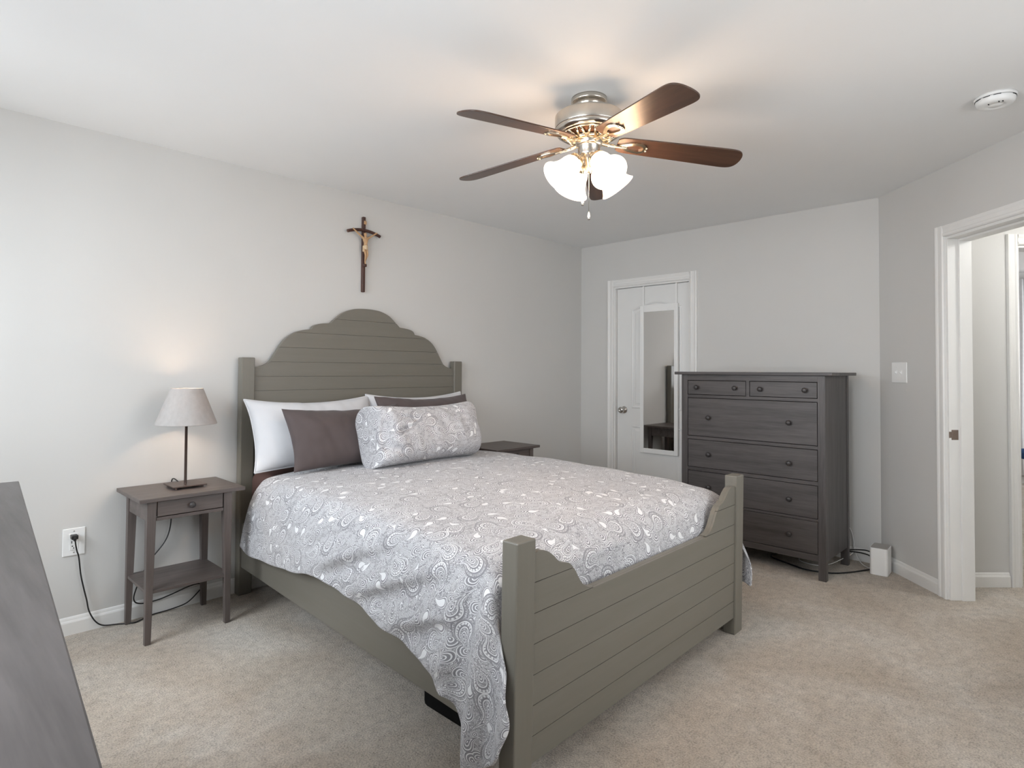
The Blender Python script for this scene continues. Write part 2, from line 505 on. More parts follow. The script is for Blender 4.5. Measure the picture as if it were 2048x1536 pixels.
window('window_1', fW, -3.2, -1.9, .8, 2.2, 'white framed window in the side wall above the low dresser')
window('window_3', fW, -1.50, -.40, .8, 2.2, 'white framed window in the side wall close to the headboard wall')
window('added_window', fS, -3.35, -1.75, .8, 2.2, 'white framed window added behind the camera to let in frontal light')  # invented opening, only serves the frontal fill

# skirting boards: a moulded profile swept along straight runs
BASE = [(0, 0), (-.013, 0), (-.013, .058), (-.011, .064), (-.007, .068), (-.006, .074), (-.004, .080), (0, .084)]


def baseboard(name, runs, label):
    bm = bm_new()
    for fn, a0, a1 in runs: add_prism(bm, BASE, a0, a1, lambda u, d, v, fn=fn: fn(d, u, v))
    return struct(name, bm, 'trim', label, 'baseboard')


baseboard('baseboard_left', [(fH, -5.05, 0)], 'white baseboard along the headboard wall')
baseboard('baseboard_back', [(fB, YR, -1.195), (fB, -.309, 0)], 'white baseboard along the closet door wall')
baseboard('baseboard_right', [(F4, 0, .538), (F4, 1.50, 2.302)], 'white baseboard along the angled doorway wall')
baseboard('baseboard_rear', [(fS, -5.05, -1.63)], 'white baseboard along the wall behind the camera')
baseboard('baseboard_side', [(fW, -4.12, 0)], 'white baseboard under the side window')

# door casings: moulded strips
CAS = [(0, 0), (0, -.012), (.006, -.017), (.016, -.018), (.022, -.014), (.040, -.014), (.046, -.017), (.056, -.019), (.062, -.017), (.064, 0)]


def casing(bm, fn, a_in0, a_in1, z_in):
    """around an opening: left leg, right leg and head, profile starts at the inner edge"""
    for sgn, ai in ((-1, a_in0), (1, a_in1)):
        add_prism(bm, CAS, 0, z_in + .064, lambda u, d, v, ai=ai, sgn=sgn: fn(ai + sgn * u, v, d))
    add_prism(bm, CAS, a_in0, a_in1, lambda u, d, v: fn(d, v, z_in + u))


bm = bm_new(); casing(bm, fB, DY0 + .004, DY1 - .004, DZ - .004)
o = struct('trim_1', bm, 'trim', 'white moulded casing around the closet door', 'door casing')
subpart('jamb', boxes([(DY1 - .018, DY1, .0, .13, 0, DZ), (DY0, DY0 + .018, .0, .13, 0, DZ), (DY0 + .018, DY1 - .018, .0, .13, DZ - .018, DZ),
                       (DY1 - .030, DY1 - .018, .068, .105, 0, DZ - .018), (DY0 + .018, DY0 + .030, .068, .105, 0, DZ - .018)], fB, .001), 'trim', o, (0, 0, 0))

# closet door: slab, raised arched panel and lower panel
SY0, SY1, SX = DY0 + .021, DY1 - .021, .028
door = struct('door_1', boxes([(SY0, SY1, SX, SX + .035, .012, DZ - .021)], fB, .0015), 'doorwhite', 'white two panel closet door with an arched top panel', 'door')


def panel_outline(y0, y1, z0, z1, arch, inset=0):
    pts = [(y0 + inset, z0 + inset), (y1 - inset, z0 + inset)]
    n = 24
    for i in range(n + 1):
        s = i / n; y = y1 - inset + (y0 - y1 + 2 * inset) * s
        k = math.sin(PI * s); pts.append((y, z1 - inset + arch * (k ** 1.3)))
    return pts


def add_molding(bm, y0, y1, z0, z1, arch):
    """raised moulding bead following the panel outline, standing 6 mm off the slab, with a raised field inside"""
    prof = [(0, .0), (.003, .006), (.010, .009), (.017, .005), (.020, .001), (.034, .001), (.050, .006), (.054, .006)]
    rings = []
    for ins, hgt in prof: rings.append([bm.verts.new((SX + .0004 - hgt, y, z)) for y, z in panel_outline(y0, y1, z0, z1, arch, ins)])
    for A, B in zip(rings, rings[1:]):
        n = len(A)
        for i in range(n): bm.faces.new((A[i], A[(i + 1) % n], B[(i + 1) % n], B[i]))
    f = bm.faces.new(rings[-1]); bmesh.ops.triangulate(bm, faces=[f])


PY0, PY1 = -1.035, -.545
bm = bm_new(); add_molding(bm, PY0, PY1, .94, 1.825, .055); subpart('upper_panel', bm, 'doorwhite', door, (0, 0, 0))
bm = bm_new(); add_molding(bm, PY0, PY1, .20, .79, 0); subpart('lower_panel', bm, 'doorwhite', door, (0, 0, 0))
Kx = Matrix.Translation((SX, -.468, .922)) @ Matrix.Rotation(-PI / 2, 4, 'Y')
bm = bm_new(); add_lathe(bm, [(0, .0), (.032, 0), (.032, .004), (.028, .009), (.014, .012), (.011, .03), (.016, .036), (.026, .044), (.029, .054), (.026, .063), (.016, .068), (.008, .0685), (.007, .066), (0, .066)], mat=Kx, seg=32)
k = subpart('door_knob', bm, 'knobmetal', door, (0, 0, 0)); k['label'] = 'round satin metal door knob'

# over the door mirror
mt = thing('door_mirror', 'white framed tall mirror hung over the closet door', 'mirror', (SX - .02, -.84, .56))
MY0, MY1, MZ0, MZ1 = -1.012, -.648, .562, 1.845
mx0, mx1 = SX - .030, SX - .010
bm = boxes([(MY1 - .034, MY1, mx0, mx1, MZ0, MZ1), (MY0, MY0 + .034, mx0, mx1, MZ0, MZ1), (MY0 + .034, MY1 - .034, mx0, mx1, MZ0, MZ0 + .04), (MY0 + .034, MY1 - .034, mx0, mx1, MZ1 - .06, MZ1)], fB, .0025)
part('frame', bm, 'whiteplastic', mt)
part('mirror_glass', boxes([(MY0 + .03, MY1 - .03, mx0 + .006, mx0 + .010, MZ0 + .036, MZ1 - .056)], fB), 'mirror', mt)
for yy in (-.672, -.990):
    bm = boxes([(yy - .008, yy + .008, SX - .0125, SX - .0105, MZ1 - .03, DZ - .017), (yy - .008, yy + .008, SX - .0125, SX + .038, DZ - .0195, DZ - .0185)], fB)
    part('hanging_strap', bm, 'whiteplastic', mt)

# bedroom doorway: jamb, stops, casing, strike plate
bm = bm_new(); casing(bm, F4, OA0 + .003, OA1 - .003, OZ - .003)
dw = struct('trim_2', bm, 'trim', 'white moulded casing around the open bedroom doorway', 'door casing')
subpart('jamb', boxes([(OA0, OA0 + .018, 0, .13, 0, OZ), (OA1 - .018, OA1, 0, .13, 0, OZ), (OA0 + .018, OA1 - .018, 0, .13, OZ - .018, OZ),
                       (OA0 + .018, OA0 + .030, .060, .13, 0, OZ - .018), (OA1 - .030, OA1 - .018, .060, .13, 0, OZ - .018), (OA0 + .030, OA1 - .030, .060, .13, OZ - .030, OZ - .018)], F4, .0015), 'trim', dw, (0, 0, 0))
bm = boxes([(OA0 + .0175, OA0 + .0195, .013, .052, .894, .950), (OA0 + .014, OA0 + .0195, .0, .013, .905, .940)], F4, .001)
add_box(bm, OA0 + .0195, OA0 + .0200, .024, .042, .908, .936, fn=F4)
k = subpart('strike_plate', bm, 'strike', dw, (0, 0, 0)); k['label'] = 'brown metal strike plate'

# hallway and the room beyond
HA = .40
fK = lambda a, b, z: F4(HA - b, a, z)                            # hall wall: a = away from the bedroom, b = away from the hall
HO0, HO1, HOZ = .580, 1.36, 2.045
struct('wall_hall', boxes(wall_boxes(.132, 5.3, [(HO0, HO1, 0, HOZ)], .12), fK), 'wall', 'pale grey hallway wall seen through the open doorway', 'wall')
baseboard('baseboard_hall', [(fK, .132, HO0 - .066), (fK, HO1 + .066, 4.2)], 'white baseboard along the hallway wall')
bm = bm_new(); casing(bm, fK, HO0 + .003, HO1 - .003, HOZ - .003)
o = struct('trim_3', bm, 'trim', 'white moulded casing around the far doorway in the hall', 'door casing')
subpart('jamb', boxes([(HO0, HO0 + .018, 0, .12, 0, HOZ), (HO1 - .018, HO1, 0, .12, 0, HOZ), (HO0 + .018, HO1 - .018, 0, .12, HOZ - .018, HOZ)], fK, .001), 'trim', o, (0, 0, 0))
struct('wall_hall_end', boxes([(1.75, 1.87, -3.2, -.405, 0, H)], lambda a, b, z: F4(-b, a, z)), 'wall', 'pale grey wall at the far side of the hallway', 'wall')
struct('wall_hall_near', boxes([(.132, 1.75, 2.2, 2.28, 0, H)], lambda a, b, z: F4(b, a, z)), 'wall', 'pale grey wall closing the near end of the hallway', 'wall')
struct('wall_far_left', boxes([(-2.93, .28, .18, .30, 0, H)], F4), 'wall', 'pale grey left wall of the room across the hall', 'wall')
struct('wall_far_right', boxes([(-2.93, .40, 5.3, 5.4, 0, H)], F4), 'wall', 'pale grey right wall of the room across the hall', 'wall')
struct('wall_far', boxes([(.3, 5.4, 0, .12, 0, H)], lambda a, b, z: F4(-2.93 - b, a, z)), 'wall', 'pale grey far wall of the room across the hall', 'wall')
struct('baseboard_far', boxes([(.3, 5.4, -.013, 0, 0, .085)], lambda a, b, z: F4(-2.93 - b, a, z), .002), 'trim', 'white baseboard of the room across the hall', 'baseboard')

l = bpy.data.lights.new('hall_fill', 'POINT'); l.energy = 24; l.color = (1, .99, .97); l.shadow_soft_size = .12  # unseen lamp added to brighten the hallway, fixture included
o = bpy.data.objects.new('hall_fill', l); C.objects.link(o); o.location = F4(1.3, .95, 2.25)
hl = thing('hall_fill_fixture', 'round white light base added out of view with the hallway fill lamp', 'ceiling light', F4(1.3, .95, H))
bm = bm_new(); p = F4(1.3, .95, 0); add_lathe(bm, [(0, H - .001), (.15, H - .001), (.15, H - .03), (.13, H - .035)], (p[0], p[1], 0)); part('base', bm, 'whiteplastic', hl)

cu = bm_new()
rows = []
for i in range(90):
    a = i / 89; per = 3.13 + a * .75
    prev = []
    for z in (2.34, 2.2, 1.8, 1.2, .6, .12):
        sp = 1 + .0 * z
        d = .035 * math.sin(a * 2 * PI * 7) + .012 * math.sin(a * 31 + z * 2)
        lean = .05 * (1 - (z - .12) / 2.2) * (0 if a > .15 else 1)
        prev.append(cu.verts.new(F4(-2.80 + d, per - lean, z)))
    rows.append(prev)
for A, B in zip(rows, rows[1:]):
    for i in range(len(A) - 1):
        f = cu.faces.new((A[i], B[i], B[i + 1], A[i + 1])); f.smooth = True
o = obj('curtain', cu, 'curtain'); tag(o, 'white curtain hanging in the room across the hall', 'curtain')
md = o.modifiers.new('s', 'SOLIDIFY'); md.thickness = .004
cr = thing('accent_chair', 'blue chair partly seen in the room across the hall', 'chair', F4(-2.0, 2.94, 0))
fc = lambda a, b, z: F4(-2.0 + b, 2.94 + a, z)
bm = bm_new(); q_ = fc(0, 0, 0); add_lathe(bm, [(0, .405), (.20, .405), (.245, .415), (.268, .440), (.268, .465), (.245, .488), (.18, .500), (0, .505)], (q_[0], q_[1], 0), seg=48); part('seat', bm, 'bluefab', cr)
bm = bm_new(); add_box(bm, .05, .26, -.31, -.24, .54, .86, .03, 4, fn=fc); part('backrest', bm, 'bluefab', cr, smooth=True)
for sa in (-1, 1):
    for sb in (-1, 1):
        bm = bm_new(); add_tube(bm, [fc(sa * .2, sb * .19, .42), fc(sa * .235, sb * .225, 0)], .014); part('leg', bm, 'woodz', cr)
for sa in (.10, .21):
    bm = bm_new(); add_tube(bm, [fc(sa, -.21, .45), fc(sa, -.275, .6)], .012); part('back_support', bm, 'woodz', cr)

# ------------------------------------------------------------------ bed frame
bed = thing('wooden_bed', 'sage grey wooden bed with scalloped plank headboard and footboard', 'bed', (-2.42, -1.2, 0))
HX0, HX1 = -3.205, -1.560
PW = .085
HT = 1.336


def post(name, fn, a0, z1, w_=PW, dp=.09, mat='bedz'):
    bm = bm_new(); add_box(bm, a0, a0 + w_, -dp, 0, 0, z1, .006, 2, fn=fn); return part(name, bm, mat, bed)


fHead = lambda a, b, z: (a, b - .016, z)
post('head_post', fHead, HX0, HT, PW - .008, .055)
post('head_post', fHead, HX1 - PW + .008, HT, PW - .008, .055)
cx = (HX0 + HX1) / 2
half = [(.745, 1.282), (.70, 1.288), (.655, 1.311), (.62, 1.362), (.585, 1.418), (.545, 1.463), (.49, 1.497), (.44, 1.511), (.392, 1.518), (.375, 1.541), (.335, 1.555), (.262, 1.5635), (.225, 1.596), (.172, 1.637), (.108, 1.662), (.05, 1.670), (0, 1.672)]


def smooth_profile(half, n=6, corners=()):
    """catmull through the points, broken at sharp corners"""
    segs = []; cur = [half[0]]
    for i in range(1, len(half)):
        cur.append(half[i])
        if i in corners: segs.append(cur); cur = [half[i]]
    segs.append(cur); out = []
    for sgm in segs:
        if len(sgm) > 2: pts = [(p.x, p.y) for p in catmull([(u, v, 0) for u, v in sgm], n)]
        else: pts = sgm
        out += pts if not out else pts[1:]
    return out


hp = smooth_profile(half, 6, (8, 11))
full = [(-u, v) for u, v in hp] + [(u, v) for u, v in reversed(hp[:-1])]     # left to right


def planks(bm, prof, z0, edges, gap, fn, d0, d1):
    """plank strips clipped under a profile curve (u, top)"""
    zs = [z0] + edges + [99]
    for za, zb in zip(zs, zs[1:]):
        lo = za + (gap / 2 if za != z0 else 0); hi = zb - (gap / 2 if zb != 99 else 0)
        run = []
        for (u0, v0), (u1, v1) in zip(prof, prof[1:]):
            pts = [(u0, v0), (u1, v1)]
            if (v0 > lo) != (v1 > lo):
                s = (lo - v0) / (v1 - v0); c = (u0 + (u1 - u0) * s, lo + 1e-5)
                pts = [c, pts[1]] if v1 > lo else [pts[0], c]
            elif v0 <= lo: continue
            run.append(pts)
        groups = []
        for p in run:
            if groups and abs(groups[-1][-1][0] - p[0][0]) < 1e-6: groups[-1].append(p[1])
            else: groups.append([p[0], p[1]])
        for g in groups:
            top = [(u, min(v, hi)) for u, v in g]
            poly = [(top[0][0], lo)] + top + [(top[-1][0], lo)]
            cl = [poly[0]]
            for p in poly[1:]:
                if math.hypot(p[0] - cl[-1][0], p[1] - cl[-1][1]) > 1e-5: cl.append(p)
            if math.hypot(cl[0][0] - cl[-1][0], cl[0][1] - cl[-1][1]) < 1e-5: cl.pop()
            if len(cl) > 2: add_prism(bm, cl, d0, d1, fn)


fhp = lambda u, d, v: (cx + u, d, v)
bm = bm_new(); planks(bm, full, .42, [.55, .64, .73, .815, .90, .985, 1.065, 1.145, 1.227, 1.313, 1.400, 1.493, 1.590], .0016, fhp, -.052, -.040)
hb = part('headboard_panel', bm, 'bed', bed)
bm = bm_new(); add_prism(bm, [(full[0][0], .40)] + [(u, v - .001) for u, v in full] + [(full[-1][0], .40)], -.040, -.018, fhp); subpart('backing', bm, 'bed', hb, ORG[bed.name])
part('head_lower_rail', boxes([(HX0 + PW, HX1 - PW, -.06, -.022, .22, .40)], fH, .004), 'bed', bed)

# footboard, set slightly askew and leaning out at the top
FA = Vector((-3.302, -2.307)); FB_ = Vector((-1.640, -2.268)); fd = (FB_ - FA).normalized(); FL = (FB_ - FA).length; fn_ = Vector((fd.y, -fd.x))   # fn_ points into the room


def fF(a, b, z):   # a along, b towards the headboard, z up
    q = FA + fd * a - fn_ * b + fn_ * (.016 * (z - .4))
    return (q.x, q.y, z)


for a0 in (0, FL - PW):
    bm = bm_new(); add_box(bm, a0, a0 + PW, 0, .062, 0, .764, .005, 2, fn=fF); part('foot_post', bm, 'bedz', bed)
fhalf = [(FL / 2 - PW, .714), (.720, .718), (.688, .712), (.655, .692), (.622, .664), (.600, .656), (.566, .645), (.538, .618), (.518, .590), (.497, .564), (.470, .546), (.435, .537), (.39, .533), (0, .533)]
fp = smooth_profile(fhalf, 6, (5,))
ffull = [(-u, v) for u, v in fp] + [(u, v) for u, v in reversed(fp[:-1])]
ffp = lambda u, d, v: fF(FL / 2 + u, d, v)
bm = bm_new(); planks(bm, ffull, .082, [.163, .255, .347, .440, .533, .627], .0022, ffp, .008, .018)
fb = part('footboard_panel', bm, 'bed', bed)
bm = bm_new(); add_prism(bm, [(ffull[0][0], .084)] + [(u, v - .0005) for u, v in ffull] + [(ffull[-1][0], .084)], .018, .040, ffp, .002); subpart('backing', bm, 'bed', fb, ORG[bed.name])
# side rails
for sx, x0, x1 in ((1, HX0 + .012, FA.x + .022), (-1, HX1 - .040, FB_.x - .048)):
    bm = bm_new()
    y0, y1 = -.073, -2.240
    b_ = [(x0, y0, .158), (x0 + .028, y0, .158), (x1 + .028, y1, .146), (x1, y1, .146)]
    t_ = [(x0, y0, .404), (x0 + .028, y0, .404), (x1 + .028, y1, .395), (x1, y1, .395)]
    add_hex(bm, b_, t_, .004); part('side_rail', bm, 'bedy', bed)
bm = bm_new()
for i in range(11):
    yy = -.2 - i * .19; add_box(bm, -3.16 - .045 * (i / 10) * 2, -1.62 - .03, yy - .035, yy + .035, .235, .255)
part('slat_base', bm, 'bed', bed)

# black storage box under the bed
bm = bm_new(); add_box(bm, -3.16, -2.55, -2.16, -1.685, .001, .215, .022, 4)
o = obj('storage_box', bm, 'blackcloth', origin=(-2.85, -1.9, 0), smooth=True); tag(o, 'black low storage box on the carpet under the bed', 'storage box')

# mattress in fitted sheet
bm = bm_new(); add_box(bm, -3.155, -1.600, -2.165, -.075, .262, .640, .055, 5)
for v in bm.verts:
    if v.co.z > .5: v.co.z += .058 * (1 + (v.co.y + .075) / 2.09)
    v.co.x += .035 * (v.co.y + .1) / 2.2
    v.co += Vector((noise.noise(v.co * 6), noise.noise(v.co * 6 + Vector((9, 0, 0))), noise.noise(v.co * 5 + Vector((0, 9, 0))))) * .004
mat_o = obj('mattress', bm, 'sheet', origin=(-2.4, -1.1, .262), smooth=True); tag(mat_o, 'mattress in a dark brown fitted sheet on the bed frame', 'mattress')


# ------------------------------------------------------------------ duvet
def cr1(vals, s):
    n = len(vals) - 1; s = max(0, min(.99999, s)) * n; i = int(s); f = s - i
    p = [vals[max(0, min(n, i + k))] for k in (-1, 0, 1, 2)]
    if i == 0: p[0] = p[1] * 2 - p[2]
    if i == n - 1: p[3] = p[2] * 2 - p[1]
    return .5 * ((2 * p[1]) + (p[2] - p[0]) * f + (2 * p[0] - 5 * p[1] + 4 * p[2] - p[3]) * f * f + (3 * p[1] - p[0] - 3 * p[2] + p[3]) * f ** 3)


def xl(y): return -3.228 + .040 * (y + .2)      # left face of the bed
def xr(y): return -1.575 + .030 * (y + .2)


# stations from head to foot: (y of the top, top height, [left hem y,x-offset,z], right hem z)
ST = [
    (-.345, .702, (-.215, -.030, .318), .33),
    (-.450, .708, (-.350, -.032, .297), .32),
    (-.600, .716, (-.560, -.034, .312), .32),
    (-.760, .720, (-.740, -.038, .328), .33),
    (-.980, .724, (-.930, -.042, .352), .33),
    (-1.180, .724, (-1.080, -.046, .383), .33),
    (-1.380, .722, (-1.290, -.040, .384), .32),
    (-1.560, .718, (-1.510, -.036, .356), .31),
    (-1.740, .712, (-1.735, -.036, .326), .30),
    (-1.900, .706, (-1.945, -.036, .290), .28),
    (-2.020, .694, (-2.000, -.056, .250), .25),
    (-2.110, .686, (-2.070, -.050, .245), .22),
    (-2.165, .668, (-2.125, -.046, .160), .21),
    (-2.200, .632, (-2.150, -.044, .070), .22),
    (-2.222, .572, (-2.225, -.044, .098), .21),
    (-2.232, .500, (-2.300, -.042, .165), .215),
]
NU, NV = 132, 150
cols = []
for (yt, zt, (yh, xo, zh), zr) in ST:
    L_, R_ = xl(yt), xr(yt)
    dome = zt
    sh = zt - .055                                     # shoulder height at the mattress edge
    kr = max(0, min(1, (-1.5 - yt) / .5))
    kk = max(0, min(1, (-2.12 - yt) / .10))
    k = max(0, (-2.08 - yt) / .12)                     # how far into the corner drop
    xh = xl(yh) + xo
    pts = [Vector((xh, yh, zh)),
           Vector((xl(yt) + xo * .9 + .004, yh * .67 + yt * .33 - .048 * max(0, k) * (1 if yh < -2.1 else 0), zh + (sh - zh) * .36)),
           Vector((xl(yt) + xo * .75 + .010, yh * .33 + yt * .67 - .040 * max(0, k), zh + (sh - zh) * .70)),
           Vector((L_ + .012, yt - .010 * k, sh)),
           Vector((L_ + .10, yt, zt - .008)),
           Vector((L_ + .42, yt, dome + .010)),
           Vector(((L_ + R_) / 2, yt, dome + .020)),
           Vector((R_ - .42, yt, dome + .012)),
           Vector((R_ - .10, yt, zt - .004)),
           Vector((R_ - .005, yt, sh)),
           Vector((R_ + .035 + .02 * kr - .025 * kk, yt - .030 * kk, sh * .66 + zr * .34)),
           Vector((R_ + .055 + .03 * kr - .040 * kk, yt - .058 * kk, sh * .33 + zr * .67)),
           Vector((R_ + .060 + .03 * kr - .055 * kk, yt - .062 * kk, zr))]
    if k > 0.6:                                        # last stations are tucked between mattress and footboard
        for q in range(4, 9): pts[q].z = min(pts[q].z, zt)
    cols.append(pts)
NP = len(cols[0])
grid = []
for i in range(NV):
    v = i / (NV - 1)
    ctrl = [cr1([c[q] for c in cols], v) for q in range(NP)]
    grid.append([cr1(ctrl, j / (NU - 1)) for j in range(NU)])
# arc length coordinates for the print
us = [[0.0] * NU for _ in range(NV)]; vsx = [[0.0] * NU for _ in range(NV)]
for i in range(NV):
    for j in range(1, NU): us[i][j] = us[i][j - 1] + (grid[i][j] - grid[i][j - 1]).length
    mid = us[i][NU // 2]
    for j in range(NU): us[i][j] -= mid
for j in range(NU):
    for i in range(1, NV): vsx[i][j] = vsx[i - 1][j] + (grid[i][j] - grid[i - 1][j]).length


def sstep(a, b, x):
    t = max(0, min(1, (x - a) / (b - a))); return t * t * (3 - 2 * t)


def nrm(i, j):
    a = grid[min(i + 1, NV - 1)][j] - grid[max(i - 1, 0)][j]; b = grid[i][min(j + 1, NU - 1)] - grid[i][max(j - 1, 0)]
    n = b.cross(a)
    return n.normalized() if n.length > 1e-9 else Vector((0, 0, 1))


NRM = [[nrm(i, j) for j in range(NU)] for i in range(NV)]
if NRM[NV // 3][NU // 2].z < 0: NRM = [[-n for n in r] for r in NRM]
newg = []
for i in range(NV):
    row = []
    for j in range(NU):
        p = grid[i][j]; d = 0
        side = sstep(.66, .56, p.z) if p.x < -2.6 else 0
        # swags running from the hem up towards the foot of the bed
        q = p.z - .42 * (-p.y - 1.30)
        wgt = side * sstep(-.95, -1.35, p.y) * sstep(-2.16, -1.95, p.y)
        ph = q * 2 * PI / .16
        d += wgt * .021 * (math.sin(ph) + .35 * math.sin(2 * ph + .6)) * (.5 + .5 * sstep(.60, .38, p.z))
        d *= .35 + .65 * sstep(0, 14, j)
        # upright folds in the hanging corner
        wc = side * sstep(-1.97, -2.08, p.y)
        d += wc * .020 * math.sin((p.y * 1.0 + .10 * p.z) * 2 * PI / .135 + 1.2)
        # soft general rumpling
        d += .007 * noise.noise(Vector((p.x * 3.2, p.y * 3.2, p.z * 3.2)))
        d += .0035 * noise.noise(Vector((p.x * 9 + 4, p.y * 7, p.z * 9)))
        if p.x < -2.6: d += side * .006 * noise.noise(Vector((p.y * 7, p.z * 10, 3)))
        n = NRM[i][j]
        if side > 0: n = (n * (1 - side) + Vector((-1, .04, 0)) * side).normalized(); d = max(d, -.012) + .004 * side
        row.append(p + n * d)
    newg.append(row)
bm = bm_new(); uvl = bm.loops.layers.uv.new('UVMap')
vv = [[bm.verts.new(newg[i][j]) for j in range(NU)] for i in range(NV)]
for i in range(NV - 1):
    for j in range(NU - 1):
        f = bm.faces.new((vv[i][j], vv[i][j + 1], vv[i + 1][j + 1], vv[i + 1][j])); f.smooth = True
        for lp, (a, b) in zip(f.loops, ((i, j), (i, j + 1), (i + 1, j + 1), (i + 1, j))): lp[uvl].uv = (us[a][b] + 3, vsx[a][b] + 3)
dv = obj('duvet', bm, 'paisley', origin=(-2.4, -1.2, .66)); tag(dv, 'grey and white paisley duvet spread over the bed', 'duvet')
md = dv.modifiers.new('thick', 'SOLIDIFY'); md.thickness = .010; md.offset = -1
md = dv.modifiers.new('sub', 'SUBSURF'); md.levels = 1; md.render_levels = 1


# ------------------------------------------------------------------ pillows
def pillow(name, label, w_, h_, t_, base, yaw_, lean, mat, pinch=.07, nexp=2.6, seed=0, wr=.006, group=None, fat=.5, fatu=None, nu_exp=None, roll_=0, extra=None, piping=False):
    """cushion standing on its long edge: x width, z up, -y front; base = bottom centre"""
    loopco = {}
    nu, nv = 56, 40; bm = bm_new(); uvl = bm.loops.layers.uv.new('UVMap')
    Mx = Matrix.Translation(base) @ Matrix.Rotation(yaw_, 4, 'Z') @ Matrix.Rotation(lean, 4, 'X') @ Matrix.Rotation(roll_, 4, 'Y')
    sheets = {}; uvs = {}
    for sd in (-1, 1):
        rows = []
        for i in range(nv + 1):
            r = []
            for j in range(nu + 1):
                u = -1 + 2 * j / nu; v = -1 + 2 * i / nv
                # ease parameters so edges are well sampled
                uu = math.sin(u * PI / 2) * .5 + u * .5; vv_ = math.sin(v * PI / 2) * .5 + v * .5
                x = w_ / 2 * uu * (1 - pinch * (1 - vv_ * vv_)); z = h_ / 2 * vv_ * (1 - pinch * 1.15 * (1 - uu * uu))
                prof = max(0, (1 - abs(uu) ** (nu_exp or nexp))) ** (fatu or fat) * max(0, (1 - abs(vv_) ** nexp)) ** fat
                edge = min(1, 6 * prof)
                d = t_ / 2 * prof
                p3 = Vector((x * 5 + seed, z * 5, sd * 2 + seed))
                d += edge * wr * (noise.noise(p3) + .6 * noise.noise(p3 * 2.3) + .45 * noise.noise(Vector((x * 26 + z * 9, z * 8, seed))))
                if extra: d += extra(uu, vv_, sd) * edge
                sag = -.02 * (1 - uu * uu) * (vv_ > 0) * vv_
                z_ = z + sag + h_ / 2
                co = Mx @ Vector((x + .004 * noise.noise(Vector((z * 9, seed, 1))), sd * max(d, 0), z_))
                border = i in (0, nv) or j in (0, nu)
                if border: loopco[(i, j)] = co.copy()
                if border and sd == 1: r.append(sheets[-1][i][j])
                else: r.append(bm.verts.new(co))
                uvs[(sd, i, j)] = (x + (t_ / 2 - d) * (1 if uu > 0 else -1) * .8 + 1.3 * sd + seed, z + (t_ / 2 - d) * (1 if vv_ > 0 else -1) * .4 * (1 - uu * uu) + seed * .37)
            rows.append(r)
        sheets[sd] = rows
        for i in range(nv):
            for j in range(nu):
                ks = ((i, j), (i, j + 1), (i + 1, j + 1), (i + 1, j))
                f = bm.faces.new([rows[a][b] for a, b in ks]); f.smooth = True
                for lp, (a, b) in zip(f.loops, ks): lp[uvl].uv = uvs[(sd, a, b)]
    o = obj(name, bm, mat, origin=base)
    md = o.modifiers.new('sub', 'SUBSURF'); md.levels = 1; md.render_levels = 1
    if piping:
        loop = [loopco[(0, j)] for j in range(0, nu, 2)] + [loopco[(i, nu)] for i in range(0, nv, 2)] + [loopco[(nv, j)] for j in range(nu, 0, -2)] + [loopco[(i, 0)] for i in range(nv, -1, -2)]
        pb = bm_new(); add_tube(pb, loop, .0042, 8, 2); subpart('piping', pb, mat, o, base)
    return tag(o, label, 'pillow', group)


pillow('bed_pillow', 'white pillow leaning on the headboard behind the brown pillow nearest the lamp', .79, .415, .20, (-2.835, -.325, .718), 0, -.39, 'whitecloth', seed=1.3, wr=.008, piping=True, group='white pillows against the headboard')
pillow('bed_pillow', 'white pillow at the headboard mostly hidden behind the overlapping brown pillow', .80, .425, .20, (-2.06, -.320, .716), 0, -.38, 'whitecloth', seed=4.1, wr=.008, piping=True, group='white pillows against the headboard')
pillow('bed_pillow', 'brown pillow nearest the lamp, in front of the fully seen white pillow', .76, .360, .18, (-2.735, -.520, .730), .02, -.42, 'browncloth', seed=7.7, wr=.013, group='brown pillows')
pillow('bed_pillow', 'brown pillow behind the paisley pillow, beside the second nightstand', .74, .415, .18, (-2.115, -.475, .730), -.04, -.44, 'browncloth', seed=2.9, wr=.013, group='brown pillows')


def crush(u, v, sd):
    if sd > 0: return 0
    d = 0
    c = (u + .62); s = (v - .05 - .45 * c)
    d -= .045 * math.exp(-(s / .07) ** 2) * math.exp(-(c / .15) ** 2)
    s3 = (v - .45 + .25 * c); d -= .022 * math.exp(-(s3 / .09) ** 2) * math.exp(-((u + .55) / .2) ** 2)
    s2 = (v + .55 + .9 * (u + .8)); d -= .035 * math.exp(-(s2 / .12) ** 2) * math.exp(-((u + .85) / .13) ** 2)
    d -= .060 * math.exp(-((u + .93) / .07) ** 2) * math.exp(-((v + .05) / .55) ** 2)
    return d


pillow('bed_pillow', 'plump grey paisley pillow standing in front of the brown pillows', .755, .345, .34, (-2.385, -.70, .732), .05, -.26, 'paisley', pinch=.03, nexp=4.2, seed=5.5, wr=.012, fat=.42, fatu=.17, nu_exp=7, extra=crush)


# ------------------------------------------------------------------ nightstands
def leg_poly(bm, xo, xi_top, xi_bot, yo, yi_top, yi_bot, z0, z1, bev=.0015):
    """square leg, straight on the outside, tapered on its two inner faces"""
    b_ = [(xo, yo, z0), (xi_bot, yo, z0), (xi_bot, yi_bot, z0), (xo, yi_bot, z0)]
    t_ = [(xo, yo, z1), (xi_top, yo, z1), (xi_top, yi_top, z1), (xo, yi_top, z1)]
    add_hex(bm, b_, t_, bev)


